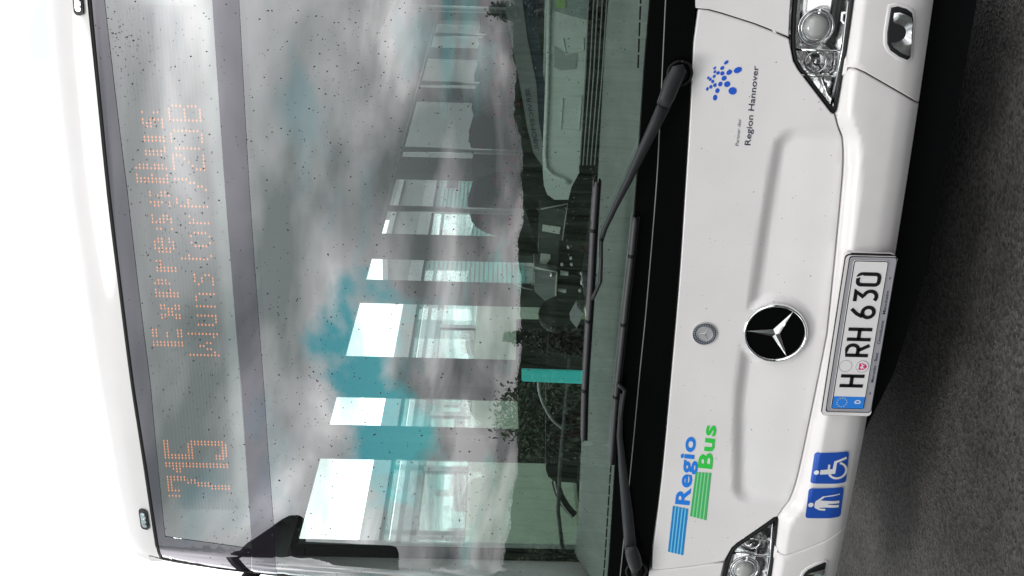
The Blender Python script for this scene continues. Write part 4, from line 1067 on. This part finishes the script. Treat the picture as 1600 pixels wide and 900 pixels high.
def parked_bus():
    """pale green bus standing alongside, seen dimly through the front door"""
    x0, x1, y0, y1 = -9.8, -7.3, 4.5, 17.0
    b = thing('parked_bus', 'pale green single-deck bus with grey roof parked beyond the front door glass', 'bus', ((x0+x1)/2, (y0+y1)/2, 0)); c = Vector(b.location)
    paint = mat('grey_paint', (.13, .135, .145), .35, coat=.4)
    def bx(nm, a0, a1, b0, b1, c0, c1, m, par=None, bev=.0):
        bm = bmesh.new(); add_box(bm, a0-c.x, a1-c.x, b0-c.y, b1-c.y, c0, c1, bev); return from_bm(nm, bm, m, par or b)
    bx('lower_body', x0, x1, y0, y1, .35, 1.86, mat('pale_green_paint', (.22, .29, .22), .4, coat=.3, var=.1, vscale=2), bev=.06); bx('roof', x0, x1, y0, y1, 2.45, 2.82, paint, bev=.10)
    ys = [y0+.1+i*(y1-y0-.2)/8 for i in range(9)]
    for k, y in enumerate(ys):
        for xx in (x0+.02, x1-.08): bx('pillar', xx, xx+.06, y-.06, y+.06, 1.84, 2.47, paint)
        if k < 8:
            for xx in (x0+.04, x1-.05): bx('side_window', xx, xx+.01, y+.061, ys[k+1]-.061, 1.862, 2.448, SIDEGLASS)
            for xx in (x0+.6, x1-.6): bx('seat', xx-.24, xx+.24, y+.5, y+.66, 1.2, 2.12, RUBBER, bev=.06)
    for xx in (x0+.02, x1-.30):
        for y in (y0+2.4, y1-3.2):
            bm = bmesh.new(); bmesh.ops.create_cone(bm, cap_ends=True, segments=24, radius1=.48, radius2=.48, depth=.28, matrix=Matrix.Translation((xx+.14-c.x, y-c.y, .48)) @ Matrix.Rotation(R(90), 4, 'Y')); from_bm('wheel', bm, RUBBER, b, True)
parked_bus()
# trees behind the photographer, mirrored in the windscreen
BARK = mat('bark', (.06, .045, .035), .9, bump=.3, bscale=20)
def tree(name, label, loc, h, kind, seed, leafcol, group=None):
    rnd = random.Random(seed); t = thing(name, label, 'tree', loc, group)
    leaf = mat('foliage', leafcol, .7, var=.45, vscale=1.5)
    trunk = tube_data([(0, 0, -.05), (.03, 0, h*.3), (.0, .04, h*.62), (0, 0, h*.95)], [h*.022, h*.017, h*.01, .01], 9, axis=(0, 1, 0)); V, F = list(trunk[0]), list(trunk[1])
    LV, LF = [], []
    def lf(p, s):
        a = Vector((rnd.gauss(0, 1), rnd.gauss(0, 1), rnd.gauss(0, .7))).normalized(); b = a.cross(Vector((rnd.gauss(0, 1), rnd.gauss(0, 1), rnd.gauss(0, 1)))).normalized(); k = len(LV)
        LV.extend([p+a*s, p+b*s*.42, p-a*s, p-b*s*.42]); LF.append((k, k+1, k+2, k+3))
    if kind == 'conifer':
        z = h*.1
        while z < h:
            rr = (1-z/h)*h*.24*rnd.uniform(.75, 1.15)+.05; nb = 7
            for i in range(nb):
                a = rnd.uniform(0, 2*math.pi); e = Vector((math.cos(a)*rr, math.sin(a)*rr, -rr*.25+rnd.uniform(-.05, .1)))
                s0 = len(V); tv, tf = tube_data([(0, 0, z), Vector((0, 0, z))+e], [.03, .008], 4); V += tv; F += [tuple(q+s0 for q in f_) for f_ in tf]
                for j in range(16):
                    u_ = rnd.random()**.6; lf(Vector((0, 0, z))+e*u_+Vector((rnd.gauss(0, .10), rnd.gauss(0, .10), rnd.gauss(0, .07)))*(h/6), h*.022)
            z += h*.035
    else:
        cl = []
        for i in range(46):
            a = rnd.uniform(0, 2*math.pi); e = rnd.uniform(-.5, 1); q = rnd.random()**.4; rx = h*.30*q
            c = Vector((math.cos(a)*rx*math.sqrt(1-e*e*.8), math.sin(a)*rx*math.sqrt(1-e*e*.8), h*.64+e*h*.30*q)); cl.append(c)
            if i % 3 == 0:
                s0 = len(V); tv, tf = tube_data([(0, 0, h*rnd.uniform(.25, .5)), c*.6+Vector((0, 0, h*.2)), c], [h*.010, h*.006, .012], 5); V += tv; F += [tuple(q_+s0 for q_ in f_) for f_ in tf]
        for c in cl:
            for j in range(75): lf(c+Vector((rnd.gauss(0, 1), rnd.gauss(0, 1), rnd.gauss(0, .8)))*h*.045, h*rnd.uniform(.012, .022))
    from_py('trunk', V, F, BARK, t, True); from_py('crown', LV, LF, leaf, t)
def at_refl(X, Y, dist, off=0.):
    p, r = refl_pt(X, Y, 0); s = dist/math.hypot(r.x, r.y); q = p+r*s; return q
for k, (X, Y, dist, top, kind, name, label, colr) in enumerate((
    (835, 530, 16, 788, 'conifer', 'spruce_tree', 'dark young spruce behind the photographer, left of the mirrored leafy tree', (.03, .045, .03)),
    (835, 650, 11, 768, 'leaf', 'leafy_tree', 'round leafy tree behind the photographer, nearest of the mirrored trees', (.045, .075, .04)),
    (835, 20, 18, 765, 'conifer', 'tall_spruce_tree', 'tall spruce behind the photographer at the right of the mirrored row', (.028, .04, .028)),
    (835, 880, 15, 790, 'leaf', 'dark_leafy_tree', 'dark broad tree behind the photographer, at the far left of the mirrored row', (.035, .055, .03)))):
    g_ = at_refl(X, Y, dist); tp = at_refl(top, Y, dist); tree(name, label, (g_.x, g_.y, 0), tp.z, kind, 11+k, colr)
# far wood closing the view behind the photographer
def wood():
    rnd = random.Random(5); V, F = [], []; D = 150.
    el = hermite([(-270, 4.2), (-200, 6.6), (-178, 6.3), (-168, 5.4), (-158, 4.9), (-150, 4.4), (-140, 4.1), (-120, 4.4), (-50, 4.0)])
    top = lambda a: 1.6+D*math.tan(R(el(math.degrees(a))+.12*math.sin(a*31)+.10*math.sin(a*67+1)+.04*math.sin(a*151)+.015*math.sin(a*317)))
    n = 900; a0, a1 = R(-268), R(-52)
    for i in range(n+1):
        a = a0+(a1-a0)*i/n
        for z in (-.02, .5, .985): d = D+rnd.uniform(-1, 1); V.append((math.sin(a)*d, math.cos(a)*d, z*top(a)))
    for i in range(n):
        for k in range(2): F.append((3*i+k, 3*i+3+k, 3*i+4+k, 3*i+1+k))
    for i in range(30000):
        a = rnd.uniform(a0, a1); d = rnd.uniform(D-4, D+1); z = top(a)-abs(rnd.gauss(0, .8))+.05
        p = Vector((math.sin(a)*d, math.cos(a)*d, z)); s = rnd.uniform(.05, .16); k = len(V)
        n1 = Vector((rnd.gauss(0, 1), rnd.gauss(0, 1), rnd.gauss(0, 1))).normalized(); n2 = n1.cross(Vector((rnd.gauss(0, 1), rnd.gauss(0, 1), rnd.gauss(0, 1)))).normalized()
        V += [p+n1*s, p+n2*s*.5, p-n1*s, p-n2*s*.5]; F.append((k, k+1, k+2, k+3))
    o = from_py('far_wood', V, F, mat('wood_foliage', (.03, .042, .03), .8, spec=.1, var=.4, vscale=.3), None); o['kind'] = 'stuff'; o['label'] = 'dark wood along the horizon behind the photographer'; o['category'] = 'wood'
wood()
